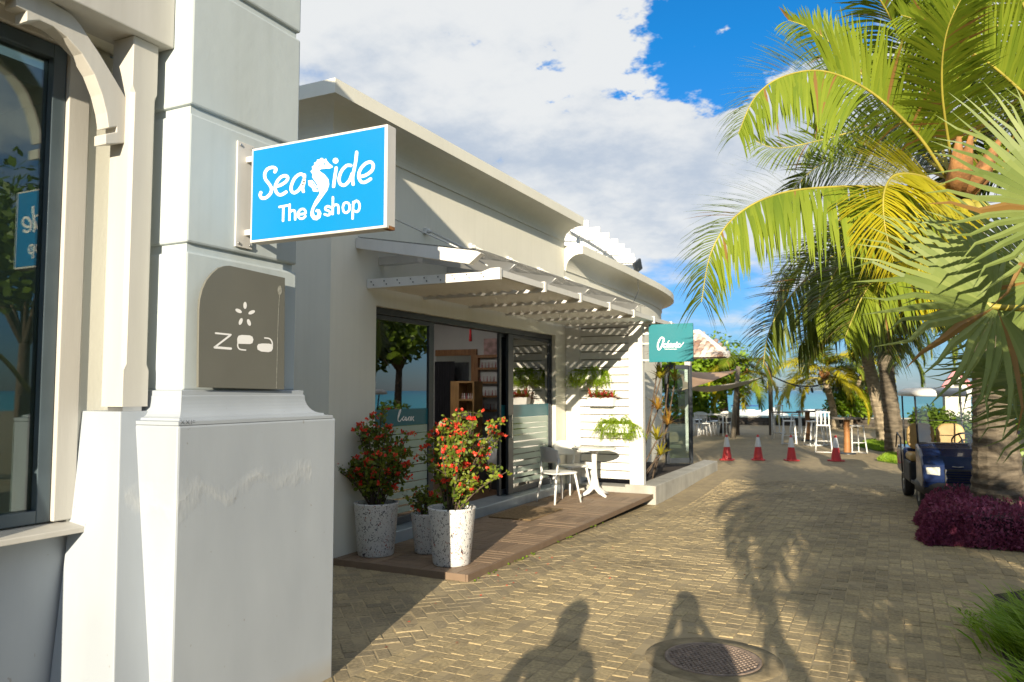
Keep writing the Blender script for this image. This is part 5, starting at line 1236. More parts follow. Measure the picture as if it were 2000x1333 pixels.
for k, (a_, b_, y_, n_, lab) in enumerate(((1288, 690, 12.8, 34, 'tallest'), (1290, 740, 12.7, 30, 'tall'), (1310, 700, 13.4, 30, 'leaning'), (1285, 800, 12.65, 28, 'middle'), (1318, 745, 13.6, 26, 'slender'), (1283, 860, 12.6, 26, 'low'), (1305, 830, 13.2, 24, 'short'), (1290, 890, 12.8, 20, 'lowest'))):
    top = ony(a_, b_, y_); foot = Vector((-3.95+.05*(k % 3), y_+.05, .1)); th = thing('dracaena_plant', lab+' yellow green spiky dracaena in the planter behind the louvred screen', 'plant', tuple(foot))
    mb = MB(); mb.tube(crom([foot, foot.lerp(top, .5)+Vector((.04*(-1)**k, 0, 0)), top], 6), .013, 6); mb.build('stem', M['bark'], th)
    mb = MB(); rosette(mb, top, n_, .34, k+200); tag(mb.build('leaves', M['dracaena'] if k % 3 else M['dracaena_r'], th), kind='stuff')

# fallen petals and leaf litter on the paving
mb = MB(); rnd = random.Random(77)
for i in range(70):
    if i < 40: x, y = -3.2+rnd.gauss(0, .35), 6.4+rnd.gauss(0, .8)
    else: x, y = rnd.uniform(-2.6, .4), rnd.uniform(5, 13)
    if x < -3.38 and y > 6: continue
    a = rnd.uniform(0, 6.28); s_ = rnd.uniform(.008, .018); c = Vector((x, y, gdip(x, y)+.006)); e = Vector((math.cos(a), math.sin(a), .15))*s_; f = Vector((-math.sin(a), math.cos(a), .1))*s_*.6
    mb.add([c-e, c+f, c+e, c-f], [(0, 1, 2, 3)], 0 if i < 40 else 1)
tag(mb.build('fallen_petals', [M['flower'], M['husk']]), kind='stuff')

# ================================================================== INTERIORS
EW = SEND-.003
def rect_y(mb, x0, z0, x1, z1, y, d): mb.box(x0, x1, y-d, y, z0, z1)
lamp = thing('ceiling_light', 'lit white light panel on the salon ceiling', 'lamp', (-6.6, 9.8, 2.95))
mb = MB(); mb.box(-7.3, -5.9, 9.6, 9.9, 2.955, 2.998); mb.build('diffuser', emit_mat('lit_panel', (1, .96, .9), 6.0), lamp)
rack = thing('polish_rack', 'brown wall rack with five rows of nail polish bottles inside the salon', 'shelf', (-6.3, EW, 1.0))
x0, x1, z0, z1 = -6.585, -6.03, 1.03, 2.33
mb = MB(); rect_y(mb, x0, z0, x0+.04, z1, EW, .10); rect_y(mb, x1-.04, z0, x1, z1, EW, .10); rect_y(mb, x0+.04, z1-.05, x1-.04, z1, EW, .10); mb.build('frame', M['shelfwood'], rack)
bcol = [mat('polish_%d' % i, c, .2) for i, c in enumerate(((.62, .62, .60), (.5, .35, .32), (.7, .66, .62), (.42, .12, .14)))]
for k in range(5):
    z = z0+.06+k*.245; mb = MB(); rect_y(mb, x0+.04, z, x1-.04, z+.035, EW, .10); mb.build('shelf', M['shelfwood'], rack)
    for i in range(13):
        xx = x0+.07+i*.034; mb = MB(); mb.lathe([(.011, 0), (.012, .04), (.006, .05), (.006, .095), (0, .095)], 6, (xx, EW-.05, z+.036)); mb.build('bottle', bcol[(i*7+k) % 4], rack)
mir = thing('framed_mirror', 'brown framed mirror on the salon end wall beside the polish rack', 'mirror', (-6.9, EW, 1.8))
mb = MB(); rect_y(mb, -7.45, 2.33, -6.60, 2.44, EW, .06); rect_y(mb, -6.70, 1.2, -6.60, 2.33, EW, .06); rect_y(mb, -7.45, 1.2, -6.70, 1.3, EW, .06); mb.build('frame', M['shelfwood'], mir)
mb = MB(); rect_y(mb, -7.45, 1.3, -6.70, 2.33, EW, .02); mb.build('mirror_glass', mat('mirror', (.6, .66, .7), .08, .02, 2, metal=.9), mir)
mir2 = thing('framed_mirror', 'tall brown framed mirror on the salon end wall behind the sliding door', 'mirror', (-5.7, EW, 1.6))
mb = MB(); rect_y(mb, -6.0, 2.33, -5.35, 2.44, EW, .06); rect_y(mb, -6.0, 1.1, -5.90, 2.33, EW, .06); rect_y(mb, -5.45, 1.1, -5.35, 2.33, EW, .06); rect_y(mb, -5.9, 1.1, -5.45, 1.2, EW, .06); mb.build('frame', M['shelfwood'], mir2)
mb = MB(); rect_y(mb, -5.9, 1.2, -5.45, 2.33, EW, .02); mb.build('mirror_glass', bpy.data.materials['mirror'], mir2)
bc = thing('bookcase', 'low oak bookcase with open shelves inside the salon', 'shelf', (-6.6, 11.3, .16))
oak = mat('oak', (.40, .22, .08), .5, .25, 6, stretch=(6, 1, 1)); a_ = ony(880, 745, 11.2); b_ = ony(926, 745, 11.2)
bx0, bx1 = a_.x, b_.x; bz1 = a_.z
mb = MB(); mb.box(bx0, bx0+.16, 11.2, 11.5, .16, bz1); mb.build('side_panel', oak, bc); mb = MB(); mb.box(bx1-.03, bx1, 11.2, 11.5, .16, bz1); mb.build('side_panel', oak, bc); mb = MB(); mb.box(bx0+.16, bx1-.03, 11.47, 11.5, .16, bz1); mb.build('back_panel', oak, bc)
for k in range(5):
    z = bz1-.03-k*.30; mb = MB(); mb.box(bx0+.16, bx1-.03, 11.2, 11.47, z, z+.03); mb.build('shelf', oak, bc)
    if k:
        for i in range(6): mb = MB(); xx = bx0+.19+i*.04; mb.lathe([(.013, 0), (.014, .05), (.007, .06), (.007, .10), (0, .10)], 6, (xx, 11.27, z+.031)); mb.build('bottle', bcol[(i+k) % 4], bc)
cu = thing('hanging_curtain', 'black curtain hanging beside the mirror inside the salon', 'curtain', (-7.1, 11.6, .2))
mb = MB(); n = 40
for j, z in enumerate((.2, 2.22)):
    for i in range(n+1): mb.v.append((-7.33+.42*i/n, 11.75+.035*math.sin(i*1.25), z))
for i in range(n): mb.f.append((i, i+1, n+2+i, n+1+i)); mb.m.append(0); mb.sm.append(True)
mb.build('cloth', mat('black_cloth', (.02, .02, .025), .9), cu)
ts = thing('tassel', 'small red tassel ornament hanging inside the salon doorway', 'ornament', (-6.3, 11, 2.6)); q = ony(919, 655, 10.8)
mb = MB(); mb.tube([q+Vector((0, 0, .45)), q+Vector((0, 0, .08))], .006, 5); mb.build('cord', M['black'], ts)
mb = MB(); mb.lathe([(0, .10), (.015, .09), (.02, .05), (.018, .04), (.028, -.10), (0, -.10)], 10, q); mb.build('fringe', mat('red_thread', (.45, .015, .02), .8), ts)
po = thing('picture', 'small pink and white print standing above the polish rack', 'picture', (-6.4, EW, 2.4)); mb = MB(); mb.box(-6.46, -6.20, EW-.03, EW-.01, 2.33, 2.62); mb.build('print', mat('pink_print', (.62, .40, .38), .6, .4, 9), po)
dk = thing('manicure_desk', 'dark manicure desk with white armrest cushion inside the salon', 'desk', (-5.75, 10.9, .16))
c = ony(985, 855, 10.9)
mb = MB(); mb.box(c.x-.42, c.x+.35, 10.7, 11.3, .80, .85); mb.build('top', oak, dk); mb = MB(); mb.box(c.x-.40, c.x+.33, 10.74, 11.26, .16, .80); mb.build('cabinet', M['black'], dk)
mb = MB(); mb.box(c.x-.38, c.x-.1, 10.72, 10.95, .852, .95); mb.build('cushion', M['white_plastic'], dk, .03)
ac = thing('tub_chair', 'white rounded tub chair standing just inside the salon doorway', 'chair', (-5.6, 10.3, .16)); c = onz(972, 962, .16)
mb = MB(); n = 18; C_ = Vector((c.x, c.y+.2, .16))
for j, (z, r) in enumerate(((.30, .22), (.45, .25), (.75, .27), (.75, .24), (.45, .22))):
    for i in range(n+1):
        a = math.pi*(1.06+.95*i/n) ; zz = z-(.22*abs(i/n-.5)*2)**1.2*(z > .6); mb.v.append((C_.x+r*math.cos(a), C_.y+r*math.sin(a), C_.z+zz))
for j in range(4):
    for i in range(n): a = j*(n+1)+i; mb.f.append((a, a+1, a+n+2, a+n+1)); mb.m.append(0); mb.sm.append(True)
mb.build('back_shell', M['white_plastic'], ac)
mb = MB(); mb.lathe([(0, .42), (.22, .42), (.23, .45), (.22, .48), (0, .48)], 20, C_); mb.build('seat', M['white_plastic'], ac)
for k in range(4): a = k*math.pi/2+.7; mb = MB(); mb.tube([C_+Vector((math.cos(a)*.14, math.sin(a)*.14, .42)), C_+Vector((math.cos(a)*.22, math.sin(a)*.22, 0))], .012, 6); mb.build('leg', M['steel'], ac)
# shop interior behind the display window
pic = thing('framed_painting', 'dark framed painting hanging inside the display window', 'picture', (-5.2, 3, 2.4))
q0, q1 = onx(22, 300, -5.6), onx(112, 425, -5.6)
mb = MB(); mb.box(-5.64, -5.60, q0.y, q1.y+.25, q1.z, q0.z); mb.build('canvas', mat('dark_canvas', (.03, .035, .04), .4, .5, 6, col2=(.20, .09, .05), stretch=(1, 1, 3)), pic)
mb = MB(); mb.box(-5.70, -5.64, 1.6, 2.6, .12, 3.3); mb.build('hanging_panel', bpy.data.materials['shop_wall'], pic)
for k, (pa, pb_) in enumerate(((0, 42), (44, 95))):
    cs = thing('display_case', ('glass display case at the sill end of the shop window', 'glass display case topped by a small red box in the shop window')[k], 'display case', (-4.6, 2.2, .12), 0, 'display cases in the shop window'); u0, u1 = onx(pa, 760, -4.5).y, onx(pb_, 760, -4.5).y
    mb = MB(); mb.box(-4.9, -4.5, u0, u1, .12, 1.705); mb.build('counter', M['white'], cs)
    mb = MB(); mb.box(-4.9, -4.5, u0+.005, u1-.005, 1.71, 1.93); mb.build('case_glass', glass_mat('case_glass%d' % k, (.25, .5, .45), 1.5, .1), cs)
    mb = MB(); mb.box(-4.9, -4.5, u0+.005, u1-.005, 1.932, 1.945); mb.build('case_lid', M['dark'], cs)
mb = MB(); c = onx(72, 690, -4.6); mb.prism([(c.y-.06, 1.948), (c.y+.10, 1.948), (c.y+.09, 1.98), (c.y+.04, 2.02), (c.y-.02, 2.015)], 'x', -4.75, -4.6); tag(mb.build('souvenir_box', mat('red_lacquer', (.30, .03, .03), .3), bevel=.008), 'small dark red box on the glass display case', 'box')

# ================================================================== GOLF BUGGY
TH = R(6.7)
cart = thing('golf_buggy', 'navy blue golf buggy with pale roof parked facing along the lane', 'golf cart', (.741, 12.754, 0), TH); cart.scale = (.78, 1, 1.0)
M['navy'] = mat('navy_paint', (.009, .024, .09), .22, .05, 3, coat=.6)
M['cart_black'] = mat('black_plastic', (.025, .026, .03), .5, .15, 8); M['roof_w'] = mat('roof_plastic', (.72, .72, .72), .35, .06, 4); M['tan'] = mat('tan_vinyl', (.60, .40, .16), .45, .1, 6)
def cp(mb, nm, mt_, par=None, **k):
    o = mb.build(nm, mt_, None, **k); return local(par or cart, o)
# hood: side profile with soft edges
mb = MB(); mb.prism([(-.47, .36), (-.52, .44), (-.53, .54), (-.47, .67), (-.36, .78), (-.18, .88), (.0, .935), (.08, .94), (.08, .33), (-.40, .33)], 'x', -.565, .565)
hood = cp(mb, 'hood', M['navy'], bevel=.05, seg=4)
mb = MB(); mb.prism([(-.30, .795), (-.14, .895), (.0, .945), (.06, .948), (.06, .92), (-.30, .77)], 'x', -.30, .30); cp(mb, 'bonnet_panel', M['navy'], hood, bevel=.012, seg=3)
mb = MB(); mb.box(-.22, .22, -.538, -.50, .42, .62); gr = cp(mb, 'grille', M['cart_black'], hood, bevel=.01)
for i in range(5):
    mb = MB(); mb.box(-.20, .20, -.552, -.539, .440+i*.034, .454+i*.034); cp(mb, 'slat', M['navy'], hood, bevel=.003)
mb = MB(); mb.tube([(-.09, -.497, .655), (0, -.505, .648), (.09, -.497, .655)], .007, 5); cp(mb, 'badge', M['steel'], hood)
for s in (-1, 1):
    mb = MB(); y0, y1, za, zb_ = -.545, -.50, .53, .645
    mb.add([(s*.29, y0, za), (s*.50, y0+.01, za+.015), (s*.51, y1+.008, zb_-.01), (s*.28, y1-.004, zb_), (s*.29, y0+.07, za), (s*.50, y0+.08, za+.015), (s*.51, y1+.07, zb_-.01), (s*.28, y1+.07, zb_)], [(0, 1, 2, 3), (4, 7, 6, 5), (0, 3, 7, 4), (1, 5, 6, 2), (3, 2, 6, 7), (0, 4, 5, 1)]); cp(mb, 'headlight', mat('headlight%d' % s, (.66, .66, .58), .15, .2, 30, coat=.8), bevel=.012)
# bumper and lower apron
mb = MB(); pts_ = [(-.585, .12, .36), (-.57, -.20, .36), (-.50, -.44, .36), (-.30, -.58, .36), (0, -.62, .36), (.30, -.58, .36), (.50, -.44, .36), (.57, -.20, .36), (.585, .12, .36)]
q = crom(pts_, 5)
for dz, dr in ((-.13, -.08), (-.10, 0), (.03, .0), (.07, -.05)):
    for p_ in q: nv = Vector((p_.x*.9, p_.y-.25, 0)).normalized(); mb.v.append((p_.x+nv.x*dr, p_.y+nv.y*dr, p_.z+dz))
k = len(q)
for j in range(3):
    for i in range(k-1): mb.f.append((j*k+i, j*k+i+1, (j+1)*k+i+1, (j+1)*k+i)); mb.m.append(0); mb.sm.append(True)
cp(mb, 'bumper', M['cart_black'])
# floor, sills, seat box, rear body
mb = MB(); mb.box(-.56, .56, .06, .62, .30, .35); cp(mb, 'floor_pan', M['cart_black'], bevel=.01)
mb = MB(); mb.box(-.58, .58, .62, 1.30, .30, .62); cp(mb, 'seat_box', M['cart_black'], bevel=.03)
mb = MB(); mb.prism([(1.18, .34), (2.0, .38), (2.02, .70), (1.9, .80), (1.18, .80)], 'x', -.58, .58); cp(mb, 'rear_body', M['navy'], bevel=.05)
mb = MB(); mb.box(-.56, .56, .60, 1.12, .62, .74); cp(mb, 'seat_cushion', M['tan'], bevel=.045)
for s in (-1, 1):
    mb = MB(); mb.v = []; nn = 14
    out = [(s*(.27+.255*math.copysign(abs(math.cos(2*math.pi*i/28))**.6, math.cos(2*math.pi*i/28))), .98+.21*math.copysign(abs(math.sin(2*math.pi*i/28))**.7, math.sin(2*math.pi*i/28))) for i in range(28)]
    mb.prism(out, 'y', 1.10, 1.20); cp(mb, 'seat_back', M['tan'], bevel=.03)
# dash, steering
mb = MB(); mb.prism([(-.06, .90), (.12, .93), (.16, .78), (.08, .55), (-.06, .55)], 'x', -.55, .55); cp(mb, 'dashboard', M['cart_black'], bevel=.02)
sw = Vector((.27, .30, .98)); ax = Vector((0, .62, .78)); u1 = Vector((1, 0, 0)); u2 = ax.cross(u1)
mb = MB(); mb.tube([sw+(u1*math.cos(2*math.pi*i/24)+u2*math.sin(2*math.pi*i/24))*.17 for i in range(25)], .014, 6, cap=False); st_ = cp(mb, 'steering_wheel', M['cart_black'])
mb = MB(); mb.tube([sw, sw-ax*.35], .02, 6); [mb.tube([sw, sw+(u1*math.cos(a)+u2*math.sin(a))*.165], .012, 5) for a in (0, 2.1, 4.2)]; cp(mb, 'column', M['cart_black'], st_)
# windscreen, posts and roof
mb = MB(); wa, wb = (-.50, -.05, .94), (-.50, .10, 1.60)
for s in (-1, 1): mb = MB(); mb.tube([(s*.535, -.04, .93), (s*.535, .11, 1.62)], .017, 6); cp(mb, 'front_post', M['cart_black'])
for s in (-1, 1): mb = MB(); mb.tube([(s*.535, 1.30, .78), (s*.535, 1.42, 1.62)], .017, 6); cp(mb, 'rear_post', M['cart_black'])
mb = MB(); mb.add([(-.515, -.035, .94), (.515, -.035, .94), (.515, .115, 1.615), (-.515, .115, 1.615)], [(0, 1, 2, 3)]); ws = cp(mb, 'windscreen', glass_mat('windscreen_sheet', (.88, .90, .90), 1.4, .07))
mb = MB(); mb.tube([(-.515, .035, 1.27), (.515, .035, 1.27)], .007, 5); mb.tube([(-.515, -.035, .95), (.515, -.035, .95)], .009, 5); cp(mb, 'frame_strip', M['steel'], ws)
mb = MB(); mb.box(.20, .32, .06, .075, 1.46, 1.56); cp(mb, 'mirror', M['white_plastic'], ws)
mb = MB(); n = 16
def roofring(sx, y0, y1, z): return [(sx*math.copysign(abs(math.cos(2*math.pi*i/32))**.32, math.cos(2*math.pi*i/32)), (y0+y1)/2+(y1-y0)/2*math.copysign(abs(math.sin(2*math.pi*i/32))**.32, math.sin(2*math.pi*i/32)), z) for i in range(32)]
rings = [roofring(.55, -.12, 1.68, 1.615), roofring(.615, -.20, 1.75, 1.62), roofring(.625, -.21, 1.76, 1.66), roofring(.60, -.17, 1.72, 1.70), roofring(.50, -.02, 1.6, 1.735), roofring(.25, .4, 1.2, 1.75)]
for r in rings: mb.v += r
for j in range(len(rings)-1):
    for i in range(32): mb.f.append((j*32+i, j*32+(i+1) % 32, (j+1)*32+(i+1) % 32, (j+1)*32+i)); mb.m.append(0); mb.sm.append(True)
mb.f.append(tuple(range(31, -1, -1))); mb.f.append(tuple(160+i for i in range(32))); mb.m += [0, 0]; mb.sm += [False, False]
cp(mb, 'roof', M['roof_w'])
for s in (-1, 1):
    for y in (0, 1.5):
        mb = MB(); prof_ = [(.12, -.09), (.20, -.09), (.222, -.075), (.225, 0), (.222, .075), (.20, .09), (.12, .09)]
        vs = [(s*.46+x, y+r*math.cos(2*math.pi*i/24), .222+r*math.sin(2*math.pi*i/24)) for r, x in prof_ for i in range(24)]; mb.add(vs, [(j*24+i, j*24+(i+1) % 24, (j+1)*24+(i+1) % 24, (j+1)*24+i) for j in range(6) for i in range(24)], 0, True)
        wh = cp(mb, 'wheel', M['black'])
        mb = MB()
        for sx in (-1, 1):
            vs = [(s*.46+sx*x, y+r*math.cos(2*math.pi*i/16), .222+r*math.sin(2*math.pi*i/16)) for r, x in ((.125, .085), (.11, .07), (.05, .06), (.045, .09), (0, .09)) for i in range(16)]; mb.add(vs, [(j*16+i, j*16+(i+1) % 16, (j+1)*16+(i+1) % 16, (j+1)*16+i) for j in range(4) for i in range(16)], 0, True)
        cp(mb, 'rim', M['steel'], wh)
mb = MB(); mb.box(-.40, .40, -.03, .03, .19, .25); mb.box(-.40, .40, 1.47, 1.53, .19, .25); mb.box(-.3, .3, 0, 1.6, .24, .31); cp(mb, 'chassis', M['cart_black'])
# bag rack and side rails at the back
for s in (-1, 1): mb = MB(); mb.tube([(s*.60, 1.25, .40), (s*.62, 1.25, .95), (s*.60, 1.75, 1.0), (s*.60, 1.95, .75)], .016, 6); cp(mb, 'side_rail', M['cart_black'])

# ================================================================== TRAFFIC CONES
M['cone'] = mat('cone_red', (.62, .045, .05), .45, .12, 8); M['cone_w'] = mat('cone_sleeve', (.78, .80, .82), .4, .1, 8)
def cone(loc, label):
    th = thing('traffic_cone', label, 'traffic cone', tuple(loc), 0, 'cones across the lane')
    mb = MB(); a = .16; mb.prism([(-a, -a+.04), (-a+.04, -a), (a-.04, -a), (a, -a+.04), (a, a-.04), (a-.04, a), (-a+.04, a), (-a, a-.04)], 'z', 0, .03); local(th, mb.build('base', M['cone'], None, bevel=.006))
    mb = MB(); mb.lathe([(.12, .03), (.115, .05), (.072, .33), (.028, .60), (.02, .62), (0, .62)], 20); local(th, mb.build('body', M['cone'], None))
    mb = MB(); mb.lathe([(.0765, .325), (.073, .36), (.037, .555), (.033, .565)], 20); local(th, mb.build('sleeve', M['cone_w'], None)); return th
labs = ['red and white cone closest to the concrete kerb', 'red and white cone second from the concrete kerb', 'red and white cone third from the concrete kerb', 'red and white cone closest to the golf buggy']
for i, (a_, b_) in enumerate(((1420, 899), (1481, 899), (1546, 900), (1633, 901))):
    c = cone(onz(a_, b_), labs[i]); c.rotation_euler.z = R(13*i)

# ================================================================== SEA, SEA WALL, BOATS
m, t, p = new_mat('sea_water'); N, L = t.nodes, t.links
ge = N.new('ShaderNodeNewGeometry'); nz = N.new('ShaderNodeTexNoise'); mp = N.new('ShaderNodeMapping'); L.new(ge.outputs['Position'], mp.inputs[0]); mp.inputs['Scale'].default_value = (.5, 1.0, 1); L.new(mp.outputs[0], nz.inputs[0]); nz.inputs['Scale'].default_value = .35; nz.inputs['Detail'].default_value = 7
sp = N.new('ShaderNodeSeparateXYZ'); L.new(ge.outputs['Position'], sp.inputs[0]); mr = N.new('ShaderNodeMapRange'); L.new(sp.outputs[1], mr.inputs[0]); mr.inputs[1].default_value = 45; mr.inputs[2].default_value = 900
cr = N.new('ShaderNodeMix'); cr.data_type = 'RGBA'; L.new(mr.outputs[0], cr.inputs[0]); cr.inputs[6].default_value = (.03, .36, .42, 1); cr.inputs[7].default_value = (.01, .20, .32, 1)
c3 = N.new('ShaderNodeMix'); c3.data_type = 'RGBA'; c3.blend_type = 'MULTIPLY'; r3 = N.new('ShaderNodeMapRange'); L.new(nz.outputs[0], r3.inputs[0]); r3.inputs[1].default_value = .4; r3.inputs[2].default_value = .65; L.new(r3.outputs[0], c3.inputs[0]); L.new(cr.outputs[2], c3.inputs[6]); c3.inputs[7].default_value = (.6, .78, .85, 1)
L.new(c3.outputs[2], p.inputs['Base Color']); p.inputs['Roughness'].default_value = .28; p.inputs['Specular IOR Level'].default_value = .08
n4 = N.new('ShaderNodeTexNoise'); L.new(mp.outputs[0], n4.inputs[0]); n4.inputs['Scale'].default_value = 1.2; n4.inputs['Detail'].default_value = 6; bp = N.new('ShaderNodeBump'); L.new(n4.outputs[0], bp.inputs['Height']); bp.inputs['Strength'].default_value = .6; bp.inputs['Distance'].default_value = .3; L.new(bp.outputs[0], p.inputs['Normal'])
mb = MB(); mb.add([(-9000, 40.3, -1.2), (9000, 40.3, -1.2), (9000, 12000, -1.2), (-9000, 12000, -1.2)], [(0, 1, 2, 3)]); tag(mb.build('sea', m), kind='structure')
sw_ = thing('sea_wall', 'low dark stone wall along the terrace edge above the sea', 'wall', (-4, 40, 0))
rock = mat('wall_stone', (.10, .085, .07), .9, .4, 2.5, .6, 12)
x = -16.0; rnd = random.Random(2); i = 0
while x < 6:
    w = rnd.uniform(.5, .9)
    for r in range(2):
        mb = MB(); mb.box(x+.012+.2*r, x+w-.012+.2*r, 39.75, 40.15+rnd.uniform(0, .04), r*.20-.02, r*.20+.17); mb.build('stone', rock, sw_, .02, 1)
    x += w
mb = MB(); mb.box(-16, 6.4, 39.8, 40.25, -1.3, .36); mb.build('wall_core', rock, sw_)
mb = MB(); mb.box(-16, 6.5, 39.7, 40.35, .395, .44); mb.build('coping', M['cement'], sw_, .01)
# motor boat with blue bimini
def boat(name, label, c, L_, rz, cover):
    th = thing(name, label, 'boat', tuple(c), rz); mb = MB(); n = 10
    for j, (z, k) in enumerate(((-.15, .55), (.15, .85), (.55, 1.0), (.62, .97), (.55, .9))):
        for i in range(2*n):
            a = 2*math.pi*i/(2*n); x = math.cos(a); y = math.sin(a); xx = L_/2*x*(.9+.1*k); yy = .85*k*y*(1-max(0, x)**2.5*.75); mb.v.append((xx, yy, z+.25*max(0, x)**2*(z > 0)))
    for j in range(4):
        for i in range(2*n): mb.f.append((j*2*n+i, j*2*n+(i+1) % (2*n), (j+1)*2*n+(i+1) % (2*n), (j+1)*2*n+i)); mb.m.append(0); mb.sm.append(True)
    mb.f.append(tuple(8*n+i for i in range(2*n))); mb.m.append(0); mb.sm.append(False)
    local(th, mb.build('hull', M['white_plastic'], None))
    if cover:
        mb = MB(); mb.box(-L_*.33, L_*.22, -.75, .75, 1.15, 1.22); local(th, mb.build('canopy', mat('blue_canvas', (.02, .06, .30), .8), None, bevel=.03))
        for sx in (-.3, .2):
            for sy in (-.7, .7): mb = MB(); mb.tube([(L_*sx, sy, .5), (L_*sx, sy, 1.15)], .03, 5); local(th, mb.build('canopy_post', M['steel'], None))
    mb = MB(); mb.box(-L_*.1, L_*.15, -.5, .5, .5, .85); local(th, mb.build('console', M['white_plastic'], None, bevel=.05))
    return th
boat('motor_boat', 'white motor boat with blue canopy moored beyond the sea wall', onz(1459, 826, -1.2)+Vector((0, 0, .35)), 4.6, R(-50), True)
boat('motor_boat', 'small open white boat moored beyond the high tables', onz(1585, 824, -1.2)+Vector((0, 0, .3)), 3.2, R(-60), False)
M['grey_wood0'] = mat('raft_wood', (.16, .14, .12), .8)
g0 = onz(1510, 829, -1.2)
gz_ = thing('white_canopy_raft', 'white peaked canopy tent on a floating raft off the sea wall', 'canopy', tuple(g0)); dg = -(CQ.transposed() @ (g0-C0)).z; hw = 27*dg/1500
mb = MB(); mb.box(g0.x-hw, g0.x+hw, g0.y-1, g0.y+1, -1.25, -1.05); mb.build('raft', M['grey_wood0'], gz_)
zt, ze = ond(1510, 795, dg).z, ond(1510, 811, dg).z
mb = MB(); mb.add([(g0.x-hw, g0.y-1.2, ze), (g0.x+hw, g0.y-1.2, ze), (g0.x+hw, g0.y+1.2, ze), (g0.x-hw, g0.y+1.2, ze), (g0.x, g0.y, zt)], [(0, 1, 4), (1, 2, 4), (2, 3, 4), (3, 0, 4), (3, 2, 1, 0)]); mb.build('canopy_cloth', M['white'], gz_)
for sx in (-1, 1):
    for sy in (-.9, .9): mb = MB(); mb.tube([(g0.x+sx*hw*.93, g0.y+sy, -1.06), (g0.x+sx*hw*.93, g0.y+sy, ze)], .04, 5); mb.build('pole', M['white_plastic'], gz_)

# ================================================================== TERRACE FURNITURE
M['post_wood'] = mat('orange_wood', (.36, .16, .05), .6, .25, 5); M['grey_wood'] = mat('grey_wood', (.22, .19, .16), .7, .3, 5)
def high_table(c, h, r, label, postmat='post_wood'):
    th = thing('high_table', label, 'table', tuple(c)); mb = MB(); mb.lathe([(0, h-.05), (r, h-.05), (r, h), (0, h)], 28, c); mb.build('table_top', M['grey_wood'], th, .006)
    mb = MB(); mb.lathe([(.10, 0), (.09, .1), (.075, .5), (.085, h-.05)], 12, c); mb.build('post', M[postmat], th)
    mb = MB(); mb.lathe([(.22, 0), (.22, .03), (.10, .045)], 16, c); mb.build('foot', M['dark'], th)
high_table(onz(1578, 861), 1.02, .36, 'round high bar table on an orange post, nearer the sea wall')
high_table(onz(1655, 887), .98, .36, 'round high bar table on an orange post, beside the lawn')
c = onz(1536, 858); th = thing('long_bar_table', 'long thin legged grey bar table facing the sea', 'table', tuple(c))
mb = MB(); mb.box(c.x-.5, c.x+.5, c.y-.25, c.y+.25, .92, .96); mb.build('table_top', M['grey_wood'], th, .005)
for sx in (-.45, .45):
    for sy in (-.2, .2): mb = MB(); mb.tube([(c.x+sx, c.y+sy, 0), (c.x+sx, c.y+sy, .92)], .02, 6); mb.build('leg', M['white_plastic'], th)
def stool(loc, rz, label, back=False, s=1.):
    th = thing('bar_stool', label, 'bar stool', tuple(loc), rz, 'white bar stools'); P = M['white_plastic']
    mb = MB(); mb.box(-.18, .18, -.17, .17, .73, .765); local(th, mb.build('seat', P, None, bevel=.01))
    for sx in (-1, 1):
        mb = MB(); mb.tube([(sx*.16, -.14, .74), (sx*.21, -.22, .05), (sx*.215, -.21, .013), (sx*.215, .21, .013), (sx*.21, .22, .05), (sx*.16, .14, .74)], .016, 6); local(th, mb.build('leg_frame', P, None))
    mb = MB(); mb.tube([(-.19, -.18, .30), (.19, -.18, .30)], .012, 6); local(th, mb.build('footrest', P, None)); mb = MB(); mb.tube([(-.215, .2, .02), (.215, .2, .02)], .012, 6); local(th, mb.build('floor_bar', P, None))
    if back:
        for sx in (-.15, -.05, .05, .15): mb = MB(); mb.bar((sx, .15, .75), (sx, .20, 1.10), .03, .015, (0, 1, 0)); local(th, mb.build('back_slat', P, None))
        mb = MB(); mb.bar((-.18, .205, 1.11), (.18, .205, 1.11), .02, .04); local(th, mb.build('back_rail', P, None))
    return th
for (a_, b_, rz, lb, bk) in ((1542, 869, 10, 'white bar stool in front of the long bar table', False), (1564, 855, 60, 'white bar stool between long bar table and high table', False), (1609, 884, 185, 'white bar stool with slatted back beside the lawn', True), (1671, 886, 30, 'white bar stool right of the orange post table by the lawn', False), (1590, 871, 120, 'white bar stool close to the orange post high table', False), (1518, 847, -20, 'white bar stool at the sea end of long bar table', True), (1601, 870, 200, 'white bar stool behind the slatted back stool', True), (1555, 846, 90, 'white bar stool closest to the sea wall', False)):
    stool(onz(a_, b_), R(rz), lb, bk)
for (a_, b_, rz, lb) in ((1364, 842, 200, 'white cafe chair near the sea wall left of the white table'), (1385, 849, 90, 'white cafe chair at the white terrace table, facing the table'), (1417, 850, 10, 'white cafe chair beside the timber pole'), (1402, 846, 150, 'white cafe chair behind the white terrace table'), (1372, 852, 30, 'white cafe chair nearest the folded glass door')):
    q = onz(a_, b_); c = make_chair('plastic_chair', lb, tuple(q), R(rz), 'white cafe chairs'); c.scale = (1.15, 1.15, 1.1)
c = onz(1393, 851); th = thing('terrace_table', 'white square cafe table among white chairs by the sea wall', 'table', tuple(c)); mb = MB(); mb.box(c.x-.5, c.x+.5, c.y-.4, c.y+.4, .78, .83); mb.build('table_top', M['white_plastic'], th, .01)
for sx in (-.44, .44):
    for sy in (-.34, .34): mb = MB(); mb.tube([(c.x+sx, c.y+sy, 0), (c.x+sx, c.y+sy, .78)], .03, 6); mb.build('leg', M['white_plastic'], th)
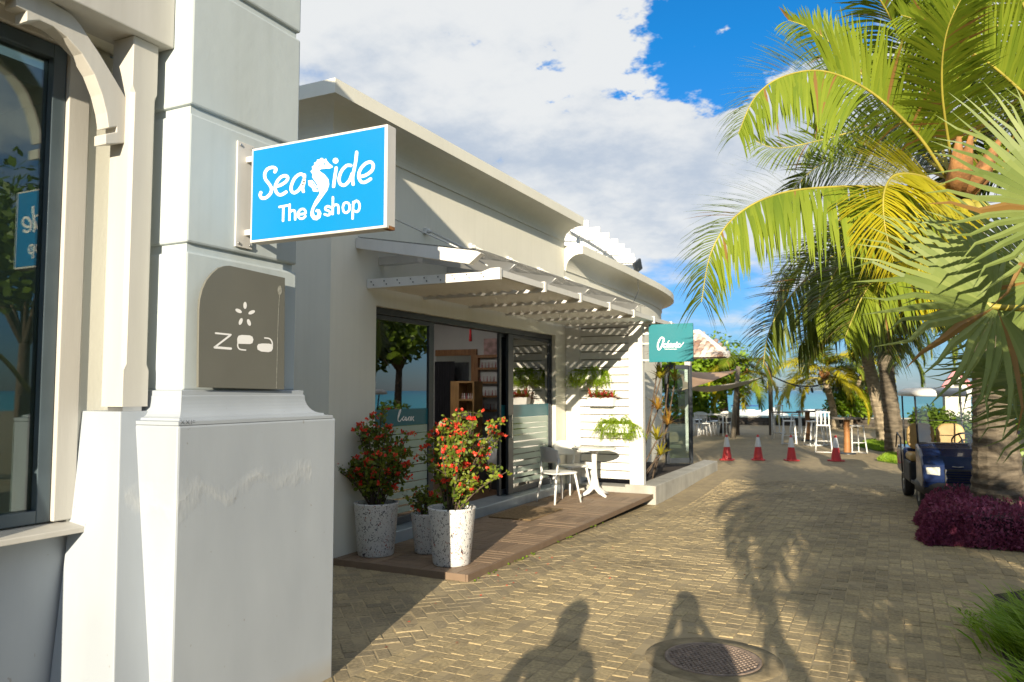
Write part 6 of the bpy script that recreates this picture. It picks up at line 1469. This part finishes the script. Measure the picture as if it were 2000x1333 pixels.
# poles, sails, cables
def pole(bpx, tpx, label, r):
    b = onz(*bpx); D_ = -(CQ.transposed() @ (b-C0)).z; tq = ond(*tpx, D_); mb = MB(); mb.tube([b+Vector((0, 0, -.2)), b.lerp(tq, .5), tq], [r*1.1, r, r*.9], 10); o = mb.build('timber_pole', mat('pole_wood', (.20, .17, .13), .85, .3, 4, .4, 20, stretch=(3, 3, .4)) if 'pole_wood' not in bpy.data.materials else bpy.data.materials['pole_wood']); tag(o, label, 'pole'); return b, tq, D_
pa = pole((1431, 856), (1442, 716), 'leaning timber pole holding the shade sails beside the white chairs', .085)
pb2 = pole((1507, 850), (1503, 696), 'upright dark timber pole in front of the white canopy raft', .085)
def sail(name, label, cs, mat_, sag=.35):
    mb = MB(); n = 12; A, B, C_ = cs
    idx = {}
    for i in range(n+1):
        for j in range(n+1-i):
            u, v = i/n, j/n; w = 1-u-v; q = A*u+B*v+C_*w; s_ = (u*v+v*w+w*u)*3; e = 27*u*v*w; q = q+Vector((0, 0, -sag*s_*.6)); ctr = (A+B+C_)/3; q = q.lerp(ctr, .16*(s_-e*.0)*(1-min(1, e*1.0))*.8 if e < 1 else 0); idx[(i, j)] = len(mb.v); mb.v.append(tuple(q))
    for i in range(n):
        for j in range(n-i):
            mb.f.append((idx[(i, j)], idx[(i+1, j)], idx[(i, j+1)])); mb.m.append(0); mb.sm.append(True)
            if j < n-i-1: mb.f.append((idx[(i+1, j)], idx[(i+1, j+1)], idx[(i, j+1)])); mb.m.append(0); mb.sm.append(True)
    o = mb.build(name, mat_); tag(o, label, 'shade sail'); s = o.modifiers.new('thick', 'SOLIDIFY'); s.thickness = .006
sail('shade_sail', 'brown triangular shade sail stretched from the leaning timber pole', [ond(1442, 722, pa[2]), ond(1325, 722, 24), ond(1332, 762, 19)], mat('brown_sail', (.46, .30, .19), .9, .1), .2)
sail('shade_sail', 'pale grey shade sail hanging below the brown sail', [ond(1502, 733, pb2[2]), ond(1330, 757, 22), ond(1400, 764, 27)], mat('grey_sail', (.68, .63, .58), .9, .1), .25)
mb = MB(); q0, q1 = ond(1504, 733, pb2[2]), ond(1612, 750, 31); mb.tube([q0.lerp(q1, i/10)+Vector((0, 0, -.25*math.sin(math.pi*i/10))) for i in range(11)], .03, 5); tag(mb.build('stay_cable', M['black']), 'dark sagging cable between upright pole and the short palm', 'cable')
for k, (y0, y1, D0, D1) in enumerate(((752, 756, 36, 33), (758, 758, 39, 36), (762, 760, 40, 38))):
    th = thing('string_lights', ('highest', 'middle', 'lowest')[k]+' string of small bulbs strung over the terrace', 'string lights', tuple(ond(1470, y0, D0)), 0)
    q0, q1 = ond(1465, y0, D0), ond(1645, y1, D1); pts_ = [q0.lerp(q1, i/16)+Vector((0, 0, -.12*math.sin(math.pi*i/16*4)**2)) for i in range(17)]
    mb = MB(); mb.tube(pts_, .012, 4); mb.build('wire', M['black'], th)
    for i in range(1, 16, 2): mb = MB(); mb.ball(pts_[i]+Vector((0, 0, -.07)), .06, 8, 6); mb.build('bulb', M['dark'], th)

# ---- folded glass door and tiled roof past the planter
A_, B_2 = onz(1304, 906, .2), onz(1350, 905, .2)
gd = thing('glass_door_leaf', 'dark framed glass door leaf standing open at the end of the planter kerb', 'door', tuple(B_2)); hgt_ = ony(1350, 714, B_2.y).z
def gbar(nm, p0, p1, w, h, mt_, par=None): mb = MB(); mb.bar(p0, p1, w, h, (0, 0, 1)); return mb.build(nm, mt_, par or gd, .004)
zu = Vector((0, 0, 1)); e = (B_2-A_).normalized(); A0 = Vector((A_.x, A_.y, 0)); B0 = Vector((B_2.x, B_2.y, 0))
fr = MB(); fr.bar(A0+zu*.2, A0+zu*hgt_, .09, .06, e); fr.bar(B0+zu*.2, B0+zu*hgt_, .09, .06, e); fr.bar(A0+zu*(hgt_-.04)+e*.046, B0+zu*(hgt_-.04)-e*.046, .05, .09); fr.bar(A0+zu*.26+e*.046, B0+zu*.26-e*.046, .05, .10); fr.build('frame', M['dark'], gd, .004)
mb = MB(); mb.add([A0+zu*.31+e*.046, B0+zu*.31-e*.046, B0+zu*(hgt_-.085)-e*.046, A0+zu*(hgt_-.085)+e*.046], [(0, 1, 2, 3)]); mb.build('pane', glass_mat('leaf_glass', (.62, .80, .78), 2.2, .06), gd)
kiosk = thing('tiled_kiosk', 'small kiosk with brown and white barrel tiled roof beyond the curved wing', 'building', (-5.2, 22.5, 0))
clay = stone_mat('clay_tile', (.80, .72, .64), (.36, .22, .16))
def roof_pt(u, v): # u along the eave (m from the right hip corner), v up the slope 0..1
    return Vector((-4.05-u, 21.6+1.7*v, 2.62+.80*v))
cols, rows = 16, 6
tile_me = None
for r in range(rows):
    for cidx in range(cols):
        u = cidx*.165; v0 = r/rows
        if u < v0*1.15-.1: continue
        a, b2_ = roof_pt(u, v0), roof_pt(u, v0+1.12/rows); mb = MB(); vs = []
        dirv = (b2_-a).normalized(); side = Vector((1, 0, 0)); up_ = side.cross(dirv)
        for q, rr in ((a, .085), (b2_, .07)):
            for i in range(7): an = math.pi*i/6; vs.append(q+side*math.cos(an)*rr+up_*(math.sin(an)*rr*.8+(.02 if q is a else 0)))
        mb.add(vs, [(i, i+1, 8+i, 7+i) for i in range(6)]+[tuple(range(6, -1, -1))], 0, False); mb.build('roof_tile', clay, kiosk)
mb = MB(); mb.add([roof_pt(-.1, 0)-zu*.03, roof_pt(2.7, 0)-zu*.03, roof_pt(2.7, 1)-zu*.03, roof_pt(1.1, 1)-zu*.03], [(0, 1, 2, 3)]); mb.build('roof_deck', M['bark'], kiosk)
mb = MB(); q = [roof_pt(-.05, 0)+zu*.05, roof_pt(1.1, 1)+zu*.06, roof_pt(2.7, 1)+zu*.06]; mb.tube(q, .07, 7); mb.build('ridge_tiles', M['white'], kiosk)
for x in (-5.15, -6.6): mb = MB(); mb.box(x-.08, x+.08, 21.7, 21.86, 0, 2.62); mb.build('post', M['whitew'], kiosk)

# ---- house and gabled hut at the right
hs = thing('stone_house', 'dark grey stone house half hidden behind the palms', 'house', (5.2, 33, 0)); blk = mat('house_stone', (.14, .12, .15), .9, .4, 2.2, .5, 8)
mb = MB(); mb.box(4.4, 8.5, 31.5, 36, -.1, 3.6); mb.build('wall', blk, hs)
rnd = random.Random(6); nb = 0
for r in range(12):
    x = 4.4-.25*(r % 2)
    while x < 8.3:
        mb = MB(); mb.box(max(4.4, x)+.012, x+.5-.012, 31.44, 31.5-.002, r*.3+.012, r*.3+.288); mb.build('stone', blk, hs); x += .5
mb = MB(); mb.prism([(4.1, 3.61), (8.8, 3.61), (6.45, 5.2)], 'y', 31.2, 36.3); mb.build('roof', mat('slate', (.16, .14, .17), .8, .3, 4), hs)
for x in (5.2, 6.9):
    mb = MB(); mb.box(x, x+.8, 31.40, 31.438, 1.3, 2.5); w_ = mb.build('window', M['white'], hs); mb = MB(); mb.box(x+.08, x+.72, 31.38, 31.399, 1.38, 2.42); mb.build('pane', M['dark'], w_)
hb = ond(1870, 757, 21); hut = thing('gabled_hut', 'small cream hut with pink edged gable behind the golf buggy', 'hut', (hb.x, hb.y, 0))
hw2 = 24*21/1500; apz = ond(1870, 722, 21).z; mb = MB(); mb.prism([(hb.x-hw2*.9, 0), (hb.x+hw2*.9, 0), (hb.x+hw2*.9, hb.z), (hb.x, apz-.06), (hb.x-hw2*.9, hb.z)], 'y', hb.y, hb.y+1.2); mb.build('wall', M['cream'], hut)
pink = mat('pink_paint', (.62, .22, .26), .5)
for s in (-1, 1): mb = MB(); mb.bar((hb.x+s*hw2*1.15, hb.y-.04, hb.z-.06), (hb.x, hb.y-.04, apz), .10, .07, (0, 1, 0)); mb.build('bargeboard', pink, hut)
mb = MB(); mb.add([(hb.x-hw2*1.2, hb.y-.1, hb.z-.08), (hb.x, hb.y-.1, apz+.03), (hb.x, hb.y+1.3, apz+.03), (hb.x-hw2*1.2, hb.y+1.3, hb.z-.08), (hb.x+hw2*1.2, hb.y-.1, hb.z-.08), (hb.x+hw2*1.2, hb.y+1.3, hb.z-.08)], [(0, 1, 2, 3), (1, 4, 5, 2)]); mb.build('roof', pink, hut)
mb = MB(); mb.tube([(hb.x-hw2*1.1, hb.y-.04, hb.z-.05), (hb.x+hw2*1.1, hb.y-.04, hb.z-.05)], .03, 6); mb.build('tie_beam', pink, hut)
mb = MB(); mb.box(hb.x-.08, hb.x+.08, hb.y-.012, hb.y-.002, hb.z+.02, hb.z+.24); mb.build('window', M['dark'], hut)
# hedge behind the buggy and garden wall on the far right
for k, (x0_, y0_, r_, lb) in enumerate(((3.2, 18.2, 1.1, 'rounded green shrub behind the golf buggy'), (4.6, 16.0, 1.2, 'rounded green shrub beside the tall coconut palm'), (hb.x-.3, hb.y-1.4, 1.0, 'rounded green shrub before the gabled hut'), (1.5, 17.6, .75, 'low bright shrub right behind the golf buggy'))):
    tree('garden_shrub', lb, (x0_, y0_, 0), .3, lobeset((x0_, y0_, r_*.6), r_, 6, 90+k, .8), 2600, .14, 95+k, 'leaf_b' if k in (1, 3) else 'leaf_g', 'bush', .06)
# ---- lawn strips
def lawn(pxs, seed, nb_):
    ps = [onz(a_, b_) for a_, b_ in pxs]; mb = MB(); mb.prism([(q.x, q.y) for q in ps], 'z', -.02, .02); o = mb.build('lawn', mat('turf%d' % seed, (.10, .18, .02), .9, .3, 3)); tag(o, kind='structure')
    rnd = random.Random(seed); mb = MB(); xs_ = [q.x for q in ps]; ys_ = [q.y for q in ps]
    def inside(x, y):
        c = False; n = len(ps)
        for i in range(n):
            a, b = ps[i], ps[(i+1) % n]
            if (a.y > y) != (b.y > y) and x < (b.x-a.x)*(y-a.y)/(b.y-a.y)+a.x: c = not c
        return c
    for i in range(nb_):
        x, y = rnd.uniform(min(xs_), max(xs_)), rnd.uniform(min(ys_), max(ys_))
        if not inside(x, y): continue
        a = rnd.uniform(0, 6.28); s = .012; hgt = rnd.uniform(.05, .12); mb.add([(x-math.cos(a)*s, y-math.sin(a)*s, .02), (x+math.cos(a)*s, y+math.sin(a)*s, .02), (x+rnd.gauss(0, .03), y+rnd.gauss(0, .03), .02+hgt)], [(0, 1, 2)])
    tag(mb.build('lawn_grass', M['grass']), kind='stuff')
lawn([(1672, 872), (1700, 862), (1745, 862), (1770, 868), (1766, 884), (1715, 882)], 1, 9000)
lawn([(1714, 901), (1735, 890), (1775, 892), (1790, 900), (1765, 909)], 2, 7000)

# ================================================================== THE TWO PEOPLE WHO CAST THE SHADOWS (behind the lens)
def skin_body(name, joints, edges, mat_, parent, sub=2):
    me = bpy.data.meshes.new(name); keys = list(joints); me.from_pydata([joints[k][0] for k in keys], [(keys.index(a), keys.index(b)) for a, b in edges], [])
    o = bpy.data.objects.new(name, me); COL.objects.link(o); me.materials.append(mat_)
    sk = o.modifiers.new('skin', 'SKIN')
    for i, k in enumerate(keys):
        v = me.skin_vertices[0].data[i]; r = joints[k][1]; v.radius = r if isinstance(r, tuple) else (r, r); v.use_root = (k == 'pelvis')
    s = o.modifiers.new('sub', 'SUBSURF'); s.levels = sub; s.render_levels = sub; sk.use_smooth_shade = True
    return local(parent, o)
skinm = mat('skin', (.45, .28, .20), .55, .05); shirt = mat('blue_shirt', (.10, .14, .22), .85, .1); hair = mat('dark_hair', (.03, .02, .015), .5)
def person(label, loc, rz, pose, h=1.72):
    th = thing('person', label, 'person', (loc[0], loc[1], 0), rz)
    J = {'pelvis': ((0, 0, .93), (.15, .12)), 'waist': ((0, 0, 1.08), (.135, .10)), 'chest': ((0, .01, 1.28), (.165, .115)), 'neckb': ((0, 0, 1.43), (.07, .06)), 'neck': ((0, .015, 1.50), .055), 'skull': ((0, .03, 1.60), (.078, .09)), 'crown': ((0, .02, 1.68), (.065, .075))}
    E_ = [('pelvis', 'waist'), ('waist', 'chest'), ('chest', 'neckb'), ('neckb', 'neck'), ('neck', 'skull'), ('skull', 'crown')]
    for s, n in ((-1, 'l'), (1, 'r')):
        J['hip'+n] = ((s*.10, 0, .88), .095); J['knee'+n] = ((s*.11, .02, .50), .062); J['ank'+n] = ((s*.115, -.01, .09), .042); J['toe'+n] = ((s*.13, .16, .035), .035)
        E_ += [('pelvis', 'hip'+n), ('hip'+n, 'knee'+n), ('knee'+n, 'ank'+n), ('ank'+n, 'toe'+n)]
        J['sh'+n] = ((s*.19, 0, 1.40), .062)
        el, wr = pose[n]
        J['el'+n] = (el, .046); J['wr'+n] = (wr[0], .032); J['pa'+n] = (wr[1], .038); E_ += [('chest', 'sh'+n), ('sh'+n, 'el'+n), ('el'+n, 'wr'+n), ('wr'+n, 'pa'+n)]
        d = (Vector(wr[1])-Vector(wr[0])).normalized()
        for f in range(5):
            off = Vector((s*(-.028+.017*f), -.01 if f else .02, .0)); tip = Vector(wr[1])+off+d*(.03 if f == 0 else .055)+Vector((0, 0, .015*f)); J['fi%s%d' % (n, f)] = (tuple(tip), .009); E_.append(('pa'+n, 'fi%s%d' % (n, f)))
    k = h/1.74
    J = {a: (tuple(Vector(p_)*k), r) for a, (p_, r) in J.items()}
    body = skin_body('body', J, E_, shirt, th)
    return th, J
cam_f = Vector((-.441, .895))
# photographer, hands raised to the camera at the eye
ph, J = person('person in a dark top holding a camera to the eye, only the shadow shows', (.24, -.30), YAW, {'l': ((-.20, .13, 1.17), ((-.11, .17, 1.42), (-.06, .19, 1.51))), 'r': ((.24, .08, 1.19), ((.14, .16, 1.45), (.07, .18, 1.54)))}, 1.78)
k = 1.78/1.74
mb = MB(); mb.ball((0, -.01*k, 1.635*k), .105, 14, 9, 0, (.92, 1.05, 1.15)); local(ph, mb.build('hair', hair, None))
mb = MB(); mb.lathe([(.12, 1.44*k), (.20, 1.38*k), (.215, 1.2*k), (.20, 1.05*k), (.225, .86*k), (.23, .80*k)], 20, (0, 0, 0), squash=(1, .68)); local(ph, mb.build('jacket', shirt, None))
p2, J2 = person('person in a dark top with long hair beside the photographer, only the shadow shows', (-.58, -.50), R(20), {'l': ((-.29, -.02, 1.13), ((-.27, .10, .90), (-.26, .13, .82))), 'r': ((.29, -.02, 1.13), ((.27, .10, .90), (.26, .13, .82)))}, 1.66)
k = 1.66/1.74
mb = MB(); mb.ball((0, -.02*k, 1.62*k), .115, 14, 9, 0, (.95, 1.05, 1.15)); mb.tube([(0, -.07, 1.60*k), (0, -.10, 1.45*k), (0, -.11, 1.25*k), (0, -.10, 1.1*k)], [.09, .11, .12, .05], 10); local(p2, mb.build('hair', hair, None))
mb = MB(); mb.lathe([(.17, 1.05*k), (.19, .95*k), (.30, .45*k), (.33, .30*k)], 20, (0, 0, 0)); local(p2, mb.build('skirt', shirt, None))
